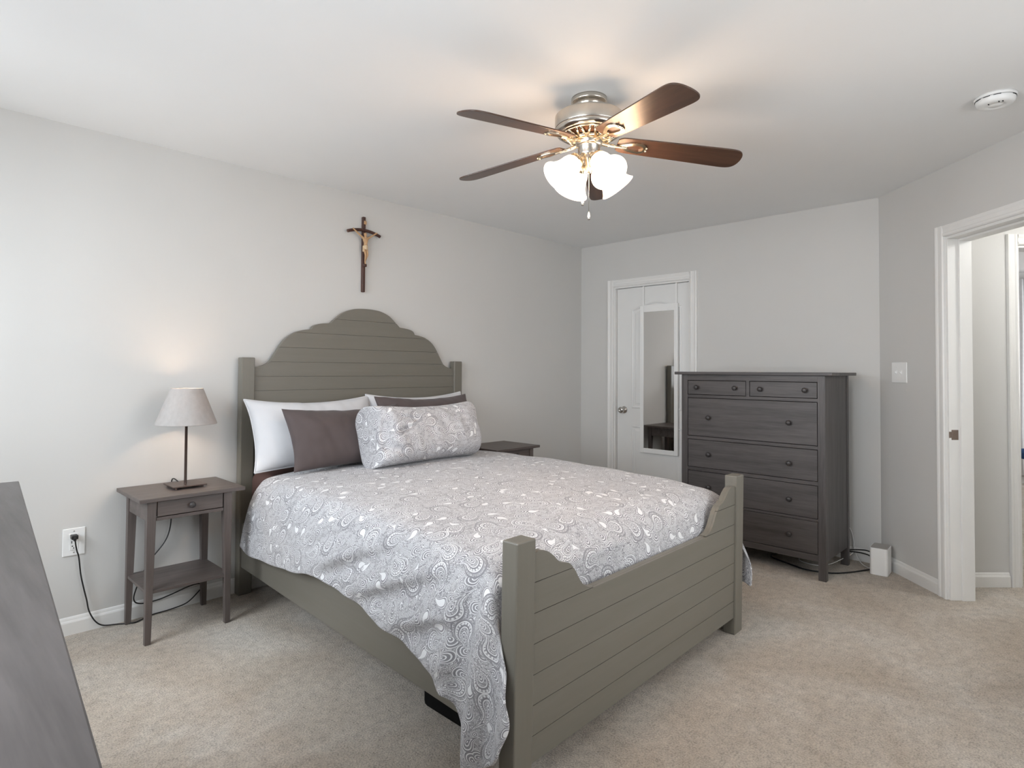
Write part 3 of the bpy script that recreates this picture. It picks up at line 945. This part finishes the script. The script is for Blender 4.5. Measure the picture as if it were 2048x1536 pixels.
ZT = .672
ns = thing('nightstand', 'grey brown nightstand carrying the table lamp beside the bed', 'nightstand', (-3.55, -.21, 0), 'nightstands flanking the bed')
part('tabletop', boxes([(-3.786, -3.313, -.412, -.014, ZT - .018, ZT)], None, .002), 'nswx', ns)
lx0, lx1, ly0, ly1 = -3.750, -3.371, -.395, -.045
for xo, sx in ((lx0, 1), (lx1, -1)):
    for yo, sy in ((ly0, 1), (ly1, -1)):
        bm = bm_new(); leg_poly(bm, xo, xo + sx * .040, xo + sx * .025, yo, yo + sy * .040, yo + sy * .025, 0, ZT - .018); part('leg', bm, 'nswz', ns)
part('apron', boxes([(lx0 + .04, lx1 - .04, ly0 + .004, ly0 + .024, .562, .577), (lx0 + .04, lx1 - .04, ly1 - .024, ly1 - .004, .562, ZT - .018), (lx0 + .004, lx0 + .022, ly0 + .04, ly1 - .04, .562, ZT - .018), (lx1 - .022, lx1 - .004, ly0 + .04, ly1 - .04, .562, ZT - .018)], None, .001), 'nswx', ns)
dr = part('drawer', boxes([(lx0 + .0435, lx1 - .0435, ly0 + .003, ly0 + .021, .581, ZT - .0215)], None, .0015), 'nswx', ns)
bm = bm_new(); add_lathe(bm, [(0, -.002), (.007, -.002), (.006, .008), (.013, .014), (.015, .020), (.012, .026), (0, .028)], mat=Matrix.Translation((-3.5605, ly0 + .004, .617)) @ Matrix.Rotation(PI / 2, 4, 'X'), seg=24)
subpart('knob', bm, 'knobdark', dr, ORG[ns.name])
part('drawer_box', boxes([(lx0 + .05, lx1 - .05, ly0 + .024, ly1 - .03, .583, .64)]), 'gap', ns)
part('shelf', boxes([(lx0 + .004, lx1 - .004, ly0 + .004, ly1 - .004, .230, .245)], None, .0015), 'nswx', ns)


def copy_tree(o, par=None):
    c = o.copy(); C.objects.link(c)
    if par is not None: c.parent = par
    for ch in list(o.children): copy_tree(ch, c)
    return c


n2 = copy_tree(ns); n2.location = (-1.290, -.212, 0); n2.scale = (1.0, 1.0, 1.03)
n2['label'] = 'second grey brown nightstand with an empty top near the closet door'

# ------------------------------------------------------------------ table lamp
LX, LY = -3.530, -.205
lp = thing('table_lamp', 'lit table lamp with grey tapered shade on the nightstand', 'lamp', (LX, LY, ZT))
bm = bm_new(); add_box(bm, LX - .078, LX + .078, LY - .078, LY + .078, ZT + .010, ZT + .016, .0015)
for sx in (-1, 1):
    for sy in (-1, 1): add_lathe(bm, [(.006, ZT), (.006, ZT + .011)], (LX + sx * .06, LY + sy * .06, 0), seg=12)
part('base', bm, 'bronze', lp)
bm = bm_new(); add_lathe(bm, [(.0065, ZT + .015), (.0065, 1.02), (.014, 1.022), (.014, 1.07), (0, 1.07)], (LX, LY, 0), seg=20); part('pole', bm, 'bronze', lp)
bm = bm_new(); prof = [(.1395, .988), (.141, .9885), (.141, .991), (.0748, 1.168), (.0746, 1.170), (.0728, 1.170), (.0724, 1.168), (.1382, .991)]
add_lathe(bm, prof + [prof[0]], (LX, LY, 0), seg=64); part('lamp_shade', bm, 'lampshade', lp)
bm = bm_new()
add_tube(bm, [(LX - .0735, LY, 1.158), (LX, LY, 1.15), (LX + .0735, LY, 1.158)], .0015, 8); add_tube(bm, [(LX, LY - .0735, 1.158), (LX, LY, 1.15), (LX, LY + .0735, 1.158)], .0015, 8)
add_tube(bm, [(LX, LY, 1.15), (LX, LY, 1.06)], .002, 8); part('shade_carrier', bm, 'bronze', lp)
bm = bm_new(); add_lathe(bm, [(.012, 1.07), (.014, 1.078), (.024, 1.095), (.027, 1.110), (.023, 1.126), (.012, 1.136), (0, 1.138)], (LX, LY, 0), seg=24); part('bulb', bm, 'bulb', lp)
l = bpy.data.lights.new('lamp_bulb', 'POINT'); l.energy = 15.0; l.color = (1, .73, .48); l.shadow_soft_size = .03
o = bpy.data.objects.new('lamp_bulb', l); C.objects.link(o); o.location = (LX, LY, 1.11); o.visible_camera = True

# lamp cord, outlet and plug
bm = bm_new()
add_tube(bm, [(-3.9585, -.046, .463), (-3.957, -.047, .450), (-3.953, -.040, .425), (-3.946, -.030, .395), (-3.938, -.026, .365), (-3.928, -.024, .279), (-3.915, -.024, .210), (-3.903, -.026, .154), (-3.893, -.030, .099), (-3.868, -.034, .045), (-3.835, -.036, .016), (-3.776, -.042, .006), (-3.719, -.075, .005), (-3.691, -.070, .005), (-3.646, -.040, .005), (-3.607, -.030, .006),
              (-3.534, -.028, .008), (-3.456, -.026, .020), (-3.40, -.022, .060), (-3.375, -.019, .090), (-3.40, -.018, .105), (-3.455, -.018, .100), (-3.53, -.020, .082), (-3.60, -.020, .070), (-3.675, -.026, .075), (-3.705, -.030, .105), (-3.690, -.030, .17), (-3.645, -.030, .27), (-3.575, -.030, .358), (-3.548, -.030, .419), (-3.540, -.031, .50), (-3.54, -.010, .60), (-3.535, -.007, .67), (-3.531, -.03, .690), (-3.530, -.115, .680), (-3.53, -.130, .684)], .0032, 8, 10)
o = obj('lamp_cord', bm, 'black'); tag(o, 'black power cord running from the outlet behind the nightstand to the lamp', 'cord')
ot = thing('wall_outlet', 'white duplex outlet on the wall left of the nightstand', 'outlet', (-3.955, 0, .437))
bm = bm_new(); add_box(bm, -4.000, -3.910, -.006, 0, .373, .503, .003, 3); part('cover_plate', bm, 'whiteplastic', ot)
rc = part('receptacle', boxes([(-3.973, -3.938, -.0085, -.005, .400, .477)], None, .001), 'whiteplastic', ot)
bm = boxes([(-3.9655, -3.9625, -.009, -.0083, .432, .444), (-3.951, -3.948, -.009, -.0083, .432, .444), (-3.964, -3.958, -.009, -.0083, .417, .421), (-3.958, -3.954, -.009, -.0083, .407, .412), (-3.949, -3.946, -.009, -.0083, .417, .422)])
subpart('slot', bm, 'slot', rc, ORG[ot.name])
for zz in (.388, .489):
    bm = bm_new(); add_lathe(bm, [(0, .0070), (.003, .0070), (.0035, .0055)], mat=Matrix.Translation((-3.955, 0, zz)) @ Matrix.Rotation(PI / 2, 4, 'X'), seg=14); part('screw', bm, 'greyplastic', ot)
bm = bm_new(); add_box(bm, -3.971, -3.944, -.046, -.0086, .456, .476, .004, 3); add_box(bm, -3.9645, -3.9525, -.052, -.040, .450, .468, .003, 2)
o = obj('power_plug', bm, 'black', origin=(-3.958, -.02, .465)); tag(o, 'black plug pushed into the upper socket of the outlet', 'plug')

# ------------------------------------------------------------------ tall dresser
XD0, XD1 = -.620, -.141
Y0, Y1 = -2.341, -1.385
DT = 1.268
ds = thing('tall_dresser', 'tall dark grey six drawer dresser beside the closet door', 'dresser', (-.38, -1.86, 0))
part('top_panel', boxes([(-.640, -.135, -2.387, -1.338, DT - .020, DT)], None, .0025), 'woody', ds)
for xo, sx in ((XD0, 1), (XD1, -1)):
    for yo, sy in ((Y0, 1), (Y1, -1)):
        bm = bm_new()
        add_box(bm, min(xo, xo + sx * .036), max(xo, xo + sx * .036), min(yo, yo + sy * .045), max(yo, yo + sy * .045), 0, DT - .020, .0015)
        part('leg', bm, 'woodz', ds)
for yo, sy in ((Y0, 1), (Y1, -1)):
    a, b = sorted((yo + sy * .004, yo + sy * .022)); part('side_panel', boxes([(XD0 + .036, XD1 - .036, a, b, .118, DT - .020)], None, .0005), 'woodz', ds)
part('back_panel', boxes([(XD1 - .012, XD1 - .004, Y0 + .045, Y1 - .045, .15, DT - .02)]), 'woody', ds)
DYa, DYb = Y0 + .045, Y1 - .045
zrail = [(.112, .151), (.345, .377), (.568, .598), (.788, .818), (1.080, 1.107), (1.208, DT - .020)]
zrail = [(.112, .152), (.354, .369), (.574, .597), (.794, .815), (1.086, 1.106), (1.209, DT - .020)]
ym = (DYa + DYb) / 2
bm = boxes([(XD0 + .002, XD0 + .024, DYa, DYb, a, b) for a, b in zrail] + [(XD0 + .002, XD0 + .024, ym - .011, ym + .011, 1.106, 1.209)], None, .0006)
part('face_frame', bm, 'woody', ds)
part('carcass_inside', boxes([(XD0 + .030, XD1 - .02, DYa, DYb, .14, DT - .03)]), 'gap', ds)
GP = .0036


def drawer(y0, y1, z0, z1, knobs, zk):
    d = part('drawer', boxes([(XD0 + .003, XD0 + .022, y0 + GP, y1 - GP, z0 + GP, z1 - GP)], None, .001), 'woody', ds)
    for yk in knobs:
        bm = bm_new(); add_lathe(bm, [(0, -.002), (.0085, -.002), (.0075, .009), (.014, .015), (.0165, .021), (.014, .028), (.006, .0305), (0, .031)], mat=Matrix.Translation((XD0 + .004, yk, zk)) @ Matrix.Rotation(-PI / 2, 4, 'Y'), seg=24)
        subpart('knob', bm, 'knobdark', d, ORG[ds.name])


drawer(ym + .011, DYb, 1.106, 1.209, (-1.5015, -1.778), 1.159)
drawer(DYa, ym - .011, 1.106, 1.209, (-1.948, -2.225), 1.157)
for (z0, z1, zk) in ((.815, 1.086, .950), (.597, .794, .696), (.369, .574, .471), (.152, .354, .253)): drawer(DYa, DYb, z0, z1, (-1.591, -2.128), zk)

# low dresser in the foreground
lw = thing('low_dresser', 'low grey stained dresser in the near corner by the camera', 'dresser', (-4.72, -2.1, 0))
LZ = .950
ang = math.atan2(.130, 1.54)
p0 = Vector((-4.3265, -1.3451, 0))


def fD(a, b, z):   # a along the front edge (towards the camera), b away from the room, z up
    d = Vector((-.130, -1.540)).normalized(); n = Vector((d.y, -d.x))
    return (p0.x + d.x * a + n.x * b, p0.y + d.y * a + n.y * b, z)


DLn, DDp = 1.95, .50
part('top_panel', boxes([(0, DLn, 0, DDp, LZ - .02, LZ)], fD, .0022), 'woody', lw)
for a in (.022, DLn - .022 - .045):
    for b in (.018, DDp - .018 - .036):
        part('leg', boxes([(a, a + .045, b, b + .036, 0, LZ - .02)], fD, .0015), 'woodz', lw)
for a in (.026, DLn - .026 - .018): part('side_panel', boxes([(a, a + .018, .054, DDp - .054, .12, LZ - .02)], fD), 'woodz', lw)
part('back_panel', boxes([(.067, DLn - .067, DDp - .03, DDp - .02, .15, LZ - .02)], fD), 'woody', lw)
zr = [(.112, .152), (.395, .413), (.655, .673), (LZ - .062, LZ - .02)]
am = DLn / 2
part('face_frame', boxes([(.067, DLn - .067, .020, .042, a, b) for a, b in zr] + [(am - .012, am + .012, .020, .042, zr[0][1], zr[-1][0])], fD, .0006), 'woody', lw)
for c0, c1 in ((.067, am - .012), (am + .012, DLn - .067)):
    for (q0, q1), (q2, q3) in zip(zr, zr[1:]):
        d = part('drawer', boxes([(c0 + GP, c1 - GP, .021, .040, q1 + GP, q2 - GP)], fD, .001), 'woody', lw)
        for ka in (c0 + .16, c1 - .16):
            pk = Vector(fD(ka, .023, (q1 + q2) / 2)); nn = Vector(fD(0, -1, 0)) - Vector(fD(0, 0, 0))
            bm = bm_new(); add_lathe(bm, [(0, -.002), (.0085, -.002), (.0075, .009), (.014, .015), (.0165, .021), (.014, .028), (.006, .0305), (0, .031)], mat=Matrix.Translation(pk) @ nn.to_track_quat('Z', 'Y').to_matrix().to_4x4(), seg=20)
            subpart('knob', bm, 'knobdark', d, ORG[lw.name])

# ------------------------------------------------------------------ ceiling fan
FX, FY = -2.513, -1.975
fan = thing('ceiling_fan', 'brushed nickel ceiling fan with five walnut blades and lit shades', 'ceiling fan', (FX, FY, H))
bm = bm_new(); add_lathe(bm, [(0, H), (.076, H), (.077, 2.424), (.075, 2.419), (.066, 2.417), (.060, 2.415), (.057, 2.40), (.057, 2.362)], (FX, FY, 0), seg=56)
part('canopy', bm, 'nickel', fan)
bm = bm_new(); add_lathe(bm, [(.05, 2.367), (.130, 2.367), (.141, 2.3655), (.1455, 2.361), (.1465, 2.356), (.1465, 2.314), (.1450, 2.309)], (FX, FY, 0), seg=72)
add_lathe(bm, [(.1445, 2.307), (.1455, 2.304), (.145, 2.296), (.139, 2.288), (.127, 2.283), (.118, 2.283)], (FX, FY, 0), seg=72)
mo = part('motor_housing', bm, 'nickel', fan)
bm = bm_new(); add_lathe(bm, [(.1425, 2.312), (.1425, 2.304)], (FX, FY, 0), seg=64)
add_lathe(bm, [(.116, 2.288), (.090, 2.272), (.066, 2.262), (.05, 2.262)], (FX, FY, 0), seg=56); subpart('inner_cone', bm, 'innermotor', mo, ORG[fan.name])
bm = bm_new()
for i in range(12):                       # openwork ring of V shaped vents
    for sg in (-1, 1):
        a0 = 2 * PI * i / 12 + sg * .185; a1 = 2 * PI * i / 12 + sg * .05
        add_tube(bm, [(FX + .119 * math.cos(a0), FY + .119 * math.sin(a0), 2.281), (FX + .074 * math.cos(a1), FY + .074 * math.sin(a1), 2.257)], .0060, 6)
add_lathe(bm, [(.128, 2.284), (.124, 2.278), (.116, 2.276), (.112, 2.281)], (FX, FY, 0), seg=56)
add_lathe(bm, [(.082, 2.263), (.080, 2.256), (.070, 2.252), (.058, 2.252)], (FX, FY, 0), seg=56)
part('vent_ring', bm, 'warmnickel', fan)
bm = bm_new(); add_lathe(bm, [(.058, 2.262), (.0585, 2.240), (.054, 2.236), (.050, 2.234), (.0475, 2.230), (.0475, 2.200), (.046, 2.192), (.040, 2.186), (.030, 2.180), (.022, 2.170), (.016, 2.150), (.012, 2.128), (.008, 2.118), (0, 2.116)], (FX, FY, 0), seg=48)
sw = part('switch_housing', bm, 'nickel', fan)
for zz in (2.222, 2.207):
    bm = bm_new(); q = math.radians(212); add_lathe(bm, [(0, .0495), (.003, .049), (.0035, .046)], mat=Matrix.Translation((FX, FY, zz)) @ Vector((math.cos(q), math.sin(q), 0)).to_track_quat('Z', 'Y').to_matrix().to_4x4(), seg=10); subpart('screw', bm, 'warmnickel', sw, ORG[fan.name])
BZ = 2.243
R0, R1 = .122, .672
TW = math.radians(12)


def blade_outline():
    hw = [(R0, .036), (R0 + .012, .047), (R0 + .035, .053), (.25, .057), (.40, .062), (.56, .067), (.615, .0675), (.643, .062), (.660, .048), (.669, .026), (R1, 0)]
    pts = catmull([(a, b, 0) for a, b in hw], 5)
    top = [(p.x, p.y) for p in pts]
    return top + [(a, -b) for a, b in reversed(top[:-1])]


BO = blade_outline()
for i in range(5):
    az = math.radians(30.4 + 72 * i)
    Mb = Matrix.Translation((FX, FY, BZ)) @ Matrix.Rotation(az, 4, 'Z') @ Matrix.Translation((.16, 0, 0)) @ Matrix.Rotation(math.radians(5.2), 4, 'Y') @ Matrix.Translation((-.16, 0, 0)) @ Matrix.Rotation(-TW, 4, 'X')
    bm = bm_new(); add_prism(bm, BO, -.003, .003, lambda u, d, v: (u, v, d), .001)
    me_o = part('blade', bm, 'blade', fan)
    # keep the grain running along each blade: mesh stays in blade space
    me_o.data.transform(Matrix.Translation(ORG[fan.name]))
    me_o.matrix_local = Matrix.Translation(-ORG[fan.name]) @ Mb
    # bracket: arm and leaf shaped openwork plate under the blade root
    bm = bm_new()
    def leaf(s, x0, x1, wd):
        out = []
        for q in range(28):
            t_ = 2 * PI * q / 28; x = (x0 + x1) / 2 + (x1 - x0) / 2 * math.cos(t_); y = wd * math.sin(t_) * (.75 + .35 * math.cos(t_)); out.append((x, y))
        return out
    o1, o2 = leaf(0, .128, .252, .046), leaf(0, .156, .238, .026)
    ta = [bm.verts.new((x, y, -.0035)) for x, y in o1]; tb = [bm.verts.new((x, y, -.0035)) for x, y in o2]
    ba = [bm.verts.new((x, y, -.0085)) for x, y in o1]; bb = [bm.verts.new((x, y, -.0095)) for x, y in o2]
    for q in range(28):
        r = (q + 1) % 28
        bm.faces.new((ta[q], ta[r], tb[r], tb[q])); bm.faces.new((ba[q], bb[q], bb[r], ba[r])); bm.faces.new((ta[q], ba[q], ba[r], ta[r])); bm.faces.new((tb[q], tb[r], bb[r], bb[q]))
    add_tube(bm, [(.046, 0, -.004), (.075, .0, -.007), (.100, 0, -.009), (.128, 0, -.009), (.168, 0, -.009)], [.009, .0085, .007, .006, .005], 10)
    for sx_, sy_ in ((.140, 0), (.2505, .010), (.2505, -.010)): add_lathe(bm, [(0, -.0135), (.004, -.0128), (.0045, -.0085)], (sx_, sy_, 0), seg=10)
    b = obj('blade_bracket', bm, 'warmnickel'); b.parent = me_o
# light kit: four arms with bell shaped glass shades
prof_sh = [(.020, .0), (.031, .004), (.041, .016), (.0455, .032), (.0475, .050), (.0515, .068), (.058, .085), (.066, .101), (.074, .113), (.079, .118)]
for i in range(4):
    az = math.radians(217 + 33 + 90 * i); ca, sa = math.cos(az), math.sin(az)
    p1 = Vector((FX + .036 * ca, FY + .036 * sa, 2.184)); p2 = Vector((FX + .060 * ca, FY + .060 * sa, 2.168))
    ax = Vector((ca * .70, sa * .70, -.71)).normalized()
    bm = bm_new(); add_tube(bm, [p1 - ax * .02, p1, p2], .0125, 14)
    Ms = Matrix.Translation(p2) @ ax.to_track_quat('Z', 'Y').to_matrix().to_4x4()
    add_lathe(bm, [(.010, -.016), (.022, -.012), (.031, -.003), (.0350, .008), (.0360, .018), (.0345, .022)], mat=Ms, seg=28)
    arm = part('lamp_arm', bm, 'warmnickel', fan)
    bm = bm_new(); off = .010
    add_lathe(bm, [(r, z + off) for r, z in prof_sh] + [(r - .003, z + off - .001) for r, z in reversed(prof_sh)], mat=Ms, seg=40)
    part('glass_shade', bm, 'shadeglass', fan)
    bm = bm_new(); add_lathe(bm, [(.010, .012), (.011, .03), (.020, .050), (.022, .062), (.018, .076), (.008, .084), (0, .085)], mat=Ms, seg=20); part('bulb', bm, 'bulb', fan)
    l = bpy.data.lights.new('fan_bulb', 'POINT'); l.energy = 3.6; l.color = (1, .57, .30); l.shadow_soft_size = .04
    o = bpy.data.objects.new('fan_bulb', l); C.objects.link(o); o.location = p2 + ax * .105
# pull chains
for (ang_, rr, zb) in ((170, .036, 1.972), (217, .034, 1.908)):
    px, py = FX + rr * math.cos(math.radians(ang_)), FY + rr * math.sin(math.radians(ang_))
    bm = bm_new(); add_tube(bm, [(px, py, 2.195), (px, py, zb + .03)], .0012, 6, smooth_path=False)
    ch = part('pull_chain', bm, 'nickel', fan)
    bm = bm_new(); add_lathe(bm, [(0, zb + .036), (.003, zb + .032), (.006, zb + .018), (.0065, zb + .012), (.004, zb + .009)], (px, py, 0), seg=14); subpart('chain_fob', bm, 'whiteplastic', ch, ORG[fan.name])
    bm = bm_new(); add_lathe(bm, [(.006, zb + .009), (.006, zb + .006), (.0045, zb), (0, zb)], (px, py, 0), seg=14); subpart('fob_tip', bm, 'nickel', ch, ORG[fan.name])

# ------------------------------------------------------------------ crucifix
CXx, CZ = -2.393, 2.04
cf = thing('crucifix', 'dark wooden crucifix with carved tan figure above the headboard', 'crucifix', (CXx, -.012, CZ))
bm = bm_new(); add_box(bm, CXx - .0105, CXx + .0105, -.024, -.002, 1.787, 2.292, .004, 3); part('upright', bm, 'crosswood', cf)
bm = bm_new()
pts = []
for i in range(13):
    s = -1 + 2 * i / 12; pts.append((CXx - .006 + s * .124, -.030, 2.199 - .024 * s * s))
add_tube(bm, pts, .0105, 12, 3); part('crossbar', bm, MAT['crosswood'], cf)
bm = bm_new(); add_box(bm, CXx - .006, CXx + .013, -.030, -.024, 2.240, 2.264, .002); part('plaque', bm, 'corpus', cf)
# carved figure as one skinned body
J = {'pelvis': (.004, -.046, 2.095), 'waist': (.003, -.048, 2.115), 'chest': (.002, -.050, 2.143), 'neck': (.000, -.051, 2.164), 'head': (-.004, -.056, 2.178), 'crown': (-.006, -.057, 2.190),
     'shL': (-.020, -.048, 2.157), 'elL': (-.052, -.046, 2.180), 'haL': (-.086, -.046, 2.204), 'fiL': (-.094, -.045, 2.209),
     'shR': (.022, -.048, 2.157), 'elR': (.054, -.046, 2.178), 'haR': (.088, -.046, 2.201), 'fiR': (.096, -.045, 2.205),
     'hiL': (-.007, -.045, 2.086), 'knL': (.000, -.056, 2.045), 'anL': (.004, -.042, 2.000), 'toL': (.006, -.048, 1.983),
     'hiR': (.014, -.045, 2.086), 'knR': (.014, -.056, 2.044), 'anR': (.008, -.036, 1.999), 'toR': (.008, -.042, 1.984)}
RD = {'pelvis': .0135, 'waist': .0115, 'chest': .0155, 'neck': .006, 'head': .0118, 'crown': .0095, 'shL': .0075, 'elL': .0058, 'haL': .0045, 'fiL': .0058, 'shR': .0080, 'elR': .0058, 'haR': .0045, 'fiR': .0058,
      'hiL': .0095, 'knL': .0066, 'anL': .0042, 'toL': .005, 'hiR': .0095, 'knR': .0066, 'anR': .0042, 'toR': .005}
ED = [('pelvis', 'waist'), ('waist', 'chest'), ('chest', 'neck'), ('neck', 'head'), ('head', 'crown'), ('chest', 'shL'), ('shL', 'elL'), ('elL', 'haL'), ('haL', 'fiL'), ('chest', 'shR'), ('shR', 'elR'), ('elR', 'haR'), ('haR', 'fiR'),
      ('pelvis', 'hiL'), ('hiL', 'knL'), ('knL', 'anL'), ('anL', 'toL'), ('pelvis', 'hiR'), ('hiR', 'knR'), ('knR', 'anR'), ('anR', 'toR')]
names = list(J); me = bpy.data.meshes.new('carved_figure')
og = ORG[cf.name]
me.from_pydata([Vector((CXx - .009 + J[n][0], J[n][1], J[n][2] - .012)) - og for n in names], [(names.index(a), names.index(b)) for a, b in ED], [])
me.materials.append(MAT['corpus']); fg = bpy.data.objects.new('carved_figure', me); C.objects.link(fg); fg.parent = cf
sk = fg.modifiers.new('skin', 'SKIN'); sk.use_smooth_shade = True
for i, n in enumerate(names):
    sv = me.skin_vertices[0].data[i]; sv.radius = (RD[n], RD[n]); sv.use_root = (n == 'pelvis')
sb = fg.modifiers.new('sub', 'SUBSURF'); sb.levels = 1; sb.render_levels = 2
bm = bm_new(); add_lathe(bm, [(.0125, 2.096), (.0150, 2.092), (.0160, 2.082), (.0155, 2.073), (.014, 2.067)], (CXx - .005, -.046, 0), seg=24)
add_box(bm, CXx - .025, CXx - .017, -.050, -.040, 2.052, 2.092, .003); subpart('loincloth', bm, 'loin', fg, og)
bm = bm_new(); add_box(bm, CXx - .009, CXx + .008, -.046, -.024, 1.954, 1.973, .003); part('foot_rest', bm, 'crosswood', cf)

# ------------------------------------------------------------------ small fittings
st = thing('light_switch', 'white plate with two toggles on the angled wall', 'light switch', F4(.201, 0, 1.27))
bm = bm_new(); add_box(bm, .129, .273, -.006, 0, 1.206, 1.334, .003, 3, fn=F4); part('cover_plate', bm, 'whiteplastic', st)
for a in (.175, .221):
    bm = bm_new(); add_box(bm, a - .0055, a + .0055, -.0075, -.005, 1.258, 1.284, .001, fn=F4); add_hex(bm, [F4(a - .004, -.007, 1.262), F4(a + .004, -.007, 1.262), F4(a + .004, -.007, 1.274), F4(a - .004, -.007, 1.274)], [F4(a - .0035, -.017, 1.270), F4(a + .0035, -.017, 1.270), F4(a + .0035, -.016, 1.280), F4(a - .0035, -.016, 1.280)], .0008)
    part('toggle', bm, 'whiteplastic', st)
for a in (.175, .221):
    for zz in (1.238, 1.302):
        bm = bm_new(); q = Vector(F4(a, 0, zz)); dn = Vector(F4(0, -1, 0)) - Vector(F4(0, 0, 0))
        add_lathe(bm, [(0, .0068), (.0028, .0068), (.0032, .0055)], mat=Matrix.Translation(q) @ dn.to_track_quat('Z', 'Y').to_matrix().to_4x4(), seg=12); part('screw', bm, 'whiteplastic', st)

SDX, SDY = -1.350, -3.236
sd = thing('smoke_detector', 'round white smoke detector on the ceiling near the doorway', 'smoke detector', (SDX, SDY, H))
bm = bm_new(); add_lathe(bm, [(0, H), (.074, H), (.074, 2.430), (.071, 2.428)], (SDX, SDY, 0), seg=56); part('mounting_base', bm, 'whiteplastic', sd)
bm = bm_new(); add_lathe(bm, [(.066, 2.430), (.069, 2.427), (.069, 2.423), (.067, 2.412), (.062, 2.405), (.055, 2.402), (.030, 2.401), (.028, 2.403), (.024, 2.403), (.022, 2.401), (0, 2.400)], (SDX, SDY, 0), seg=56); cov = part('cover', bm, 'whiteplastic', sd)
for i in range(12):
    if i % 4 == 3: continue
    bm = bm_new(); a0 = 2 * PI * i / 12; pts = [(SDX + .0693 * math.cos(a0 + t_), SDY + .0693 * math.sin(a0 + t_), 2.4255) for t_ in (0, .1, .2, .3, .36)]
    add_tube(bm, pts, .0012, 6, 2); subpart('vent_slot', bm, 'slot', cov, ORG[sd.name])
for a0, rr in ((200, .045), (216, .047), (150, .04)):
    q = math.radians(a0); bm = bm_new(); add_box(bm, SDX + rr * math.cos(q) - .006, SDX + rr * math.cos(q) + .006, SDY + rr * math.sin(q) - .002, SDY + rr * math.sin(q) + .002, 2.4005, 2.4030); subpart('grille_slot', bm, 'slot', cov, ORG[sd.name])

# white router tower and cables by the dresser
RX, RY = -.186, -2.530
ro = thing('router_tower', 'white router tower with a grey top standing by the dresser', 'router', (RX, RY, 0))
Mr = Matrix.Translation((RX, RY, 0)) @ Matrix.Rotation(math.radians(3), 4, 'Z')


def rbox(bm, hx, hy, z0, z1, r_, n=8):
    poly = []
    for cx_, cy_, a0 in ((hx - r_, hy - r_, 0), (-hx + r_, hy - r_, 90), (-hx + r_, -hy + r_, 180), (hx - r_, -hy + r_, 270)):
        for k_ in range(n + 1):
            q = math.radians(a0 + 90 * k_ / n); poly.append((cx_ + r_ * math.cos(q), cy_ + r_ * math.sin(q)))
    add_prism(bm, poly, z0, z1, lambda u, d, v: Mr @ Vector((u, v, d)), .002)


bm = bm_new(); rbox(bm, .072, .050, .002, .168, .018); part('body', bm, 'whiteplastic', ro)
bm = bm_new(); rbox(bm, .068, .046, .166, .1705, .016); part('top_cap', bm, 'greyplastic', ro)
bm = bm_new()
add_tube(bm, [(-.200, -2.478, .014), (-.225, -2.448, .007), (-.30, -2.41, .006), (-.36, -2.375, .006), (-.417, -2.330, .006), (-.455, -2.270, .006), (-.472, -2.20, .006), (-.467, -2.14, .006), (-.423, -2.04, .006), (-.384, -1.945, .006), (-.345, -1.905, .006), (-.29, -1.90, .006), (-.20, -1.93, .006)], .0048, 8, 8)
o = obj('network_cable', bm, 'black'); tag(o, 'thick black cable looping on the carpet under the dresser', 'cable', 'cables behind the dresser')
bm = bm_new(); add_tube(bm, [(-.16, -2.478, .112), (-.12, -2.43, .108), (-.085, -2.37, .092), (-.06, -2.30, .07), (-.04, -2.2, .04), (-.03, -2.1, .02)], .004, 8)
o = obj('network_cable', bm, 'black'); tag(o, 'upper black cable running from the router back to the wall', 'cable', 'cables behind the dresser')
bm = bm_new(); add_tube(bm, [(-.16, -2.478, .080), (-.12, -2.44, .082), (-.09, -2.38, .078), (-.07, -2.31, .064), (-.05, -2.2, .03), (-.03, -2.05, .012)], .004, 8)
o = obj('network_cable', bm, 'black'); tag(o, 'lower black cable running from the router back to the wall', 'cable', 'cables behind the dresser')
bm = bm_new(); add_tube(bm, [(-.012, -2.255, .33), (-.012, -2.285, .25), (-.012, -2.318, .19), (-.014, -2.332, .13), (-.018, -2.335, .085), (-.05, -2.36, .040), (-.10, -2.40, .012), (-.14, -2.44, .006), (-.165, -2.47, .010)], .0024, 8)
o = obj('thin_cable', bm, 'whiteplastic'); tag(o, 'thin white cable dropping down the wall behind the dresser', 'cable', 'cables behind the dresser')
bm = bm_new(); add_tube(bm, [(-.03, -2.345, .095), (-.09, -2.34, .060), (-.20, -2.30, .035), (-.26, -2.25, .008), (-.33, -2.19, .005), (-.30, -2.08, .005), (-.18, -2.05, .005)], .0024, 8)
o = obj('thin_cable', bm, 'whiteplastic'); tag(o, 'thin white cable curling on the carpet behind the dresser leg', 'cable', 'cables behind the dresser')
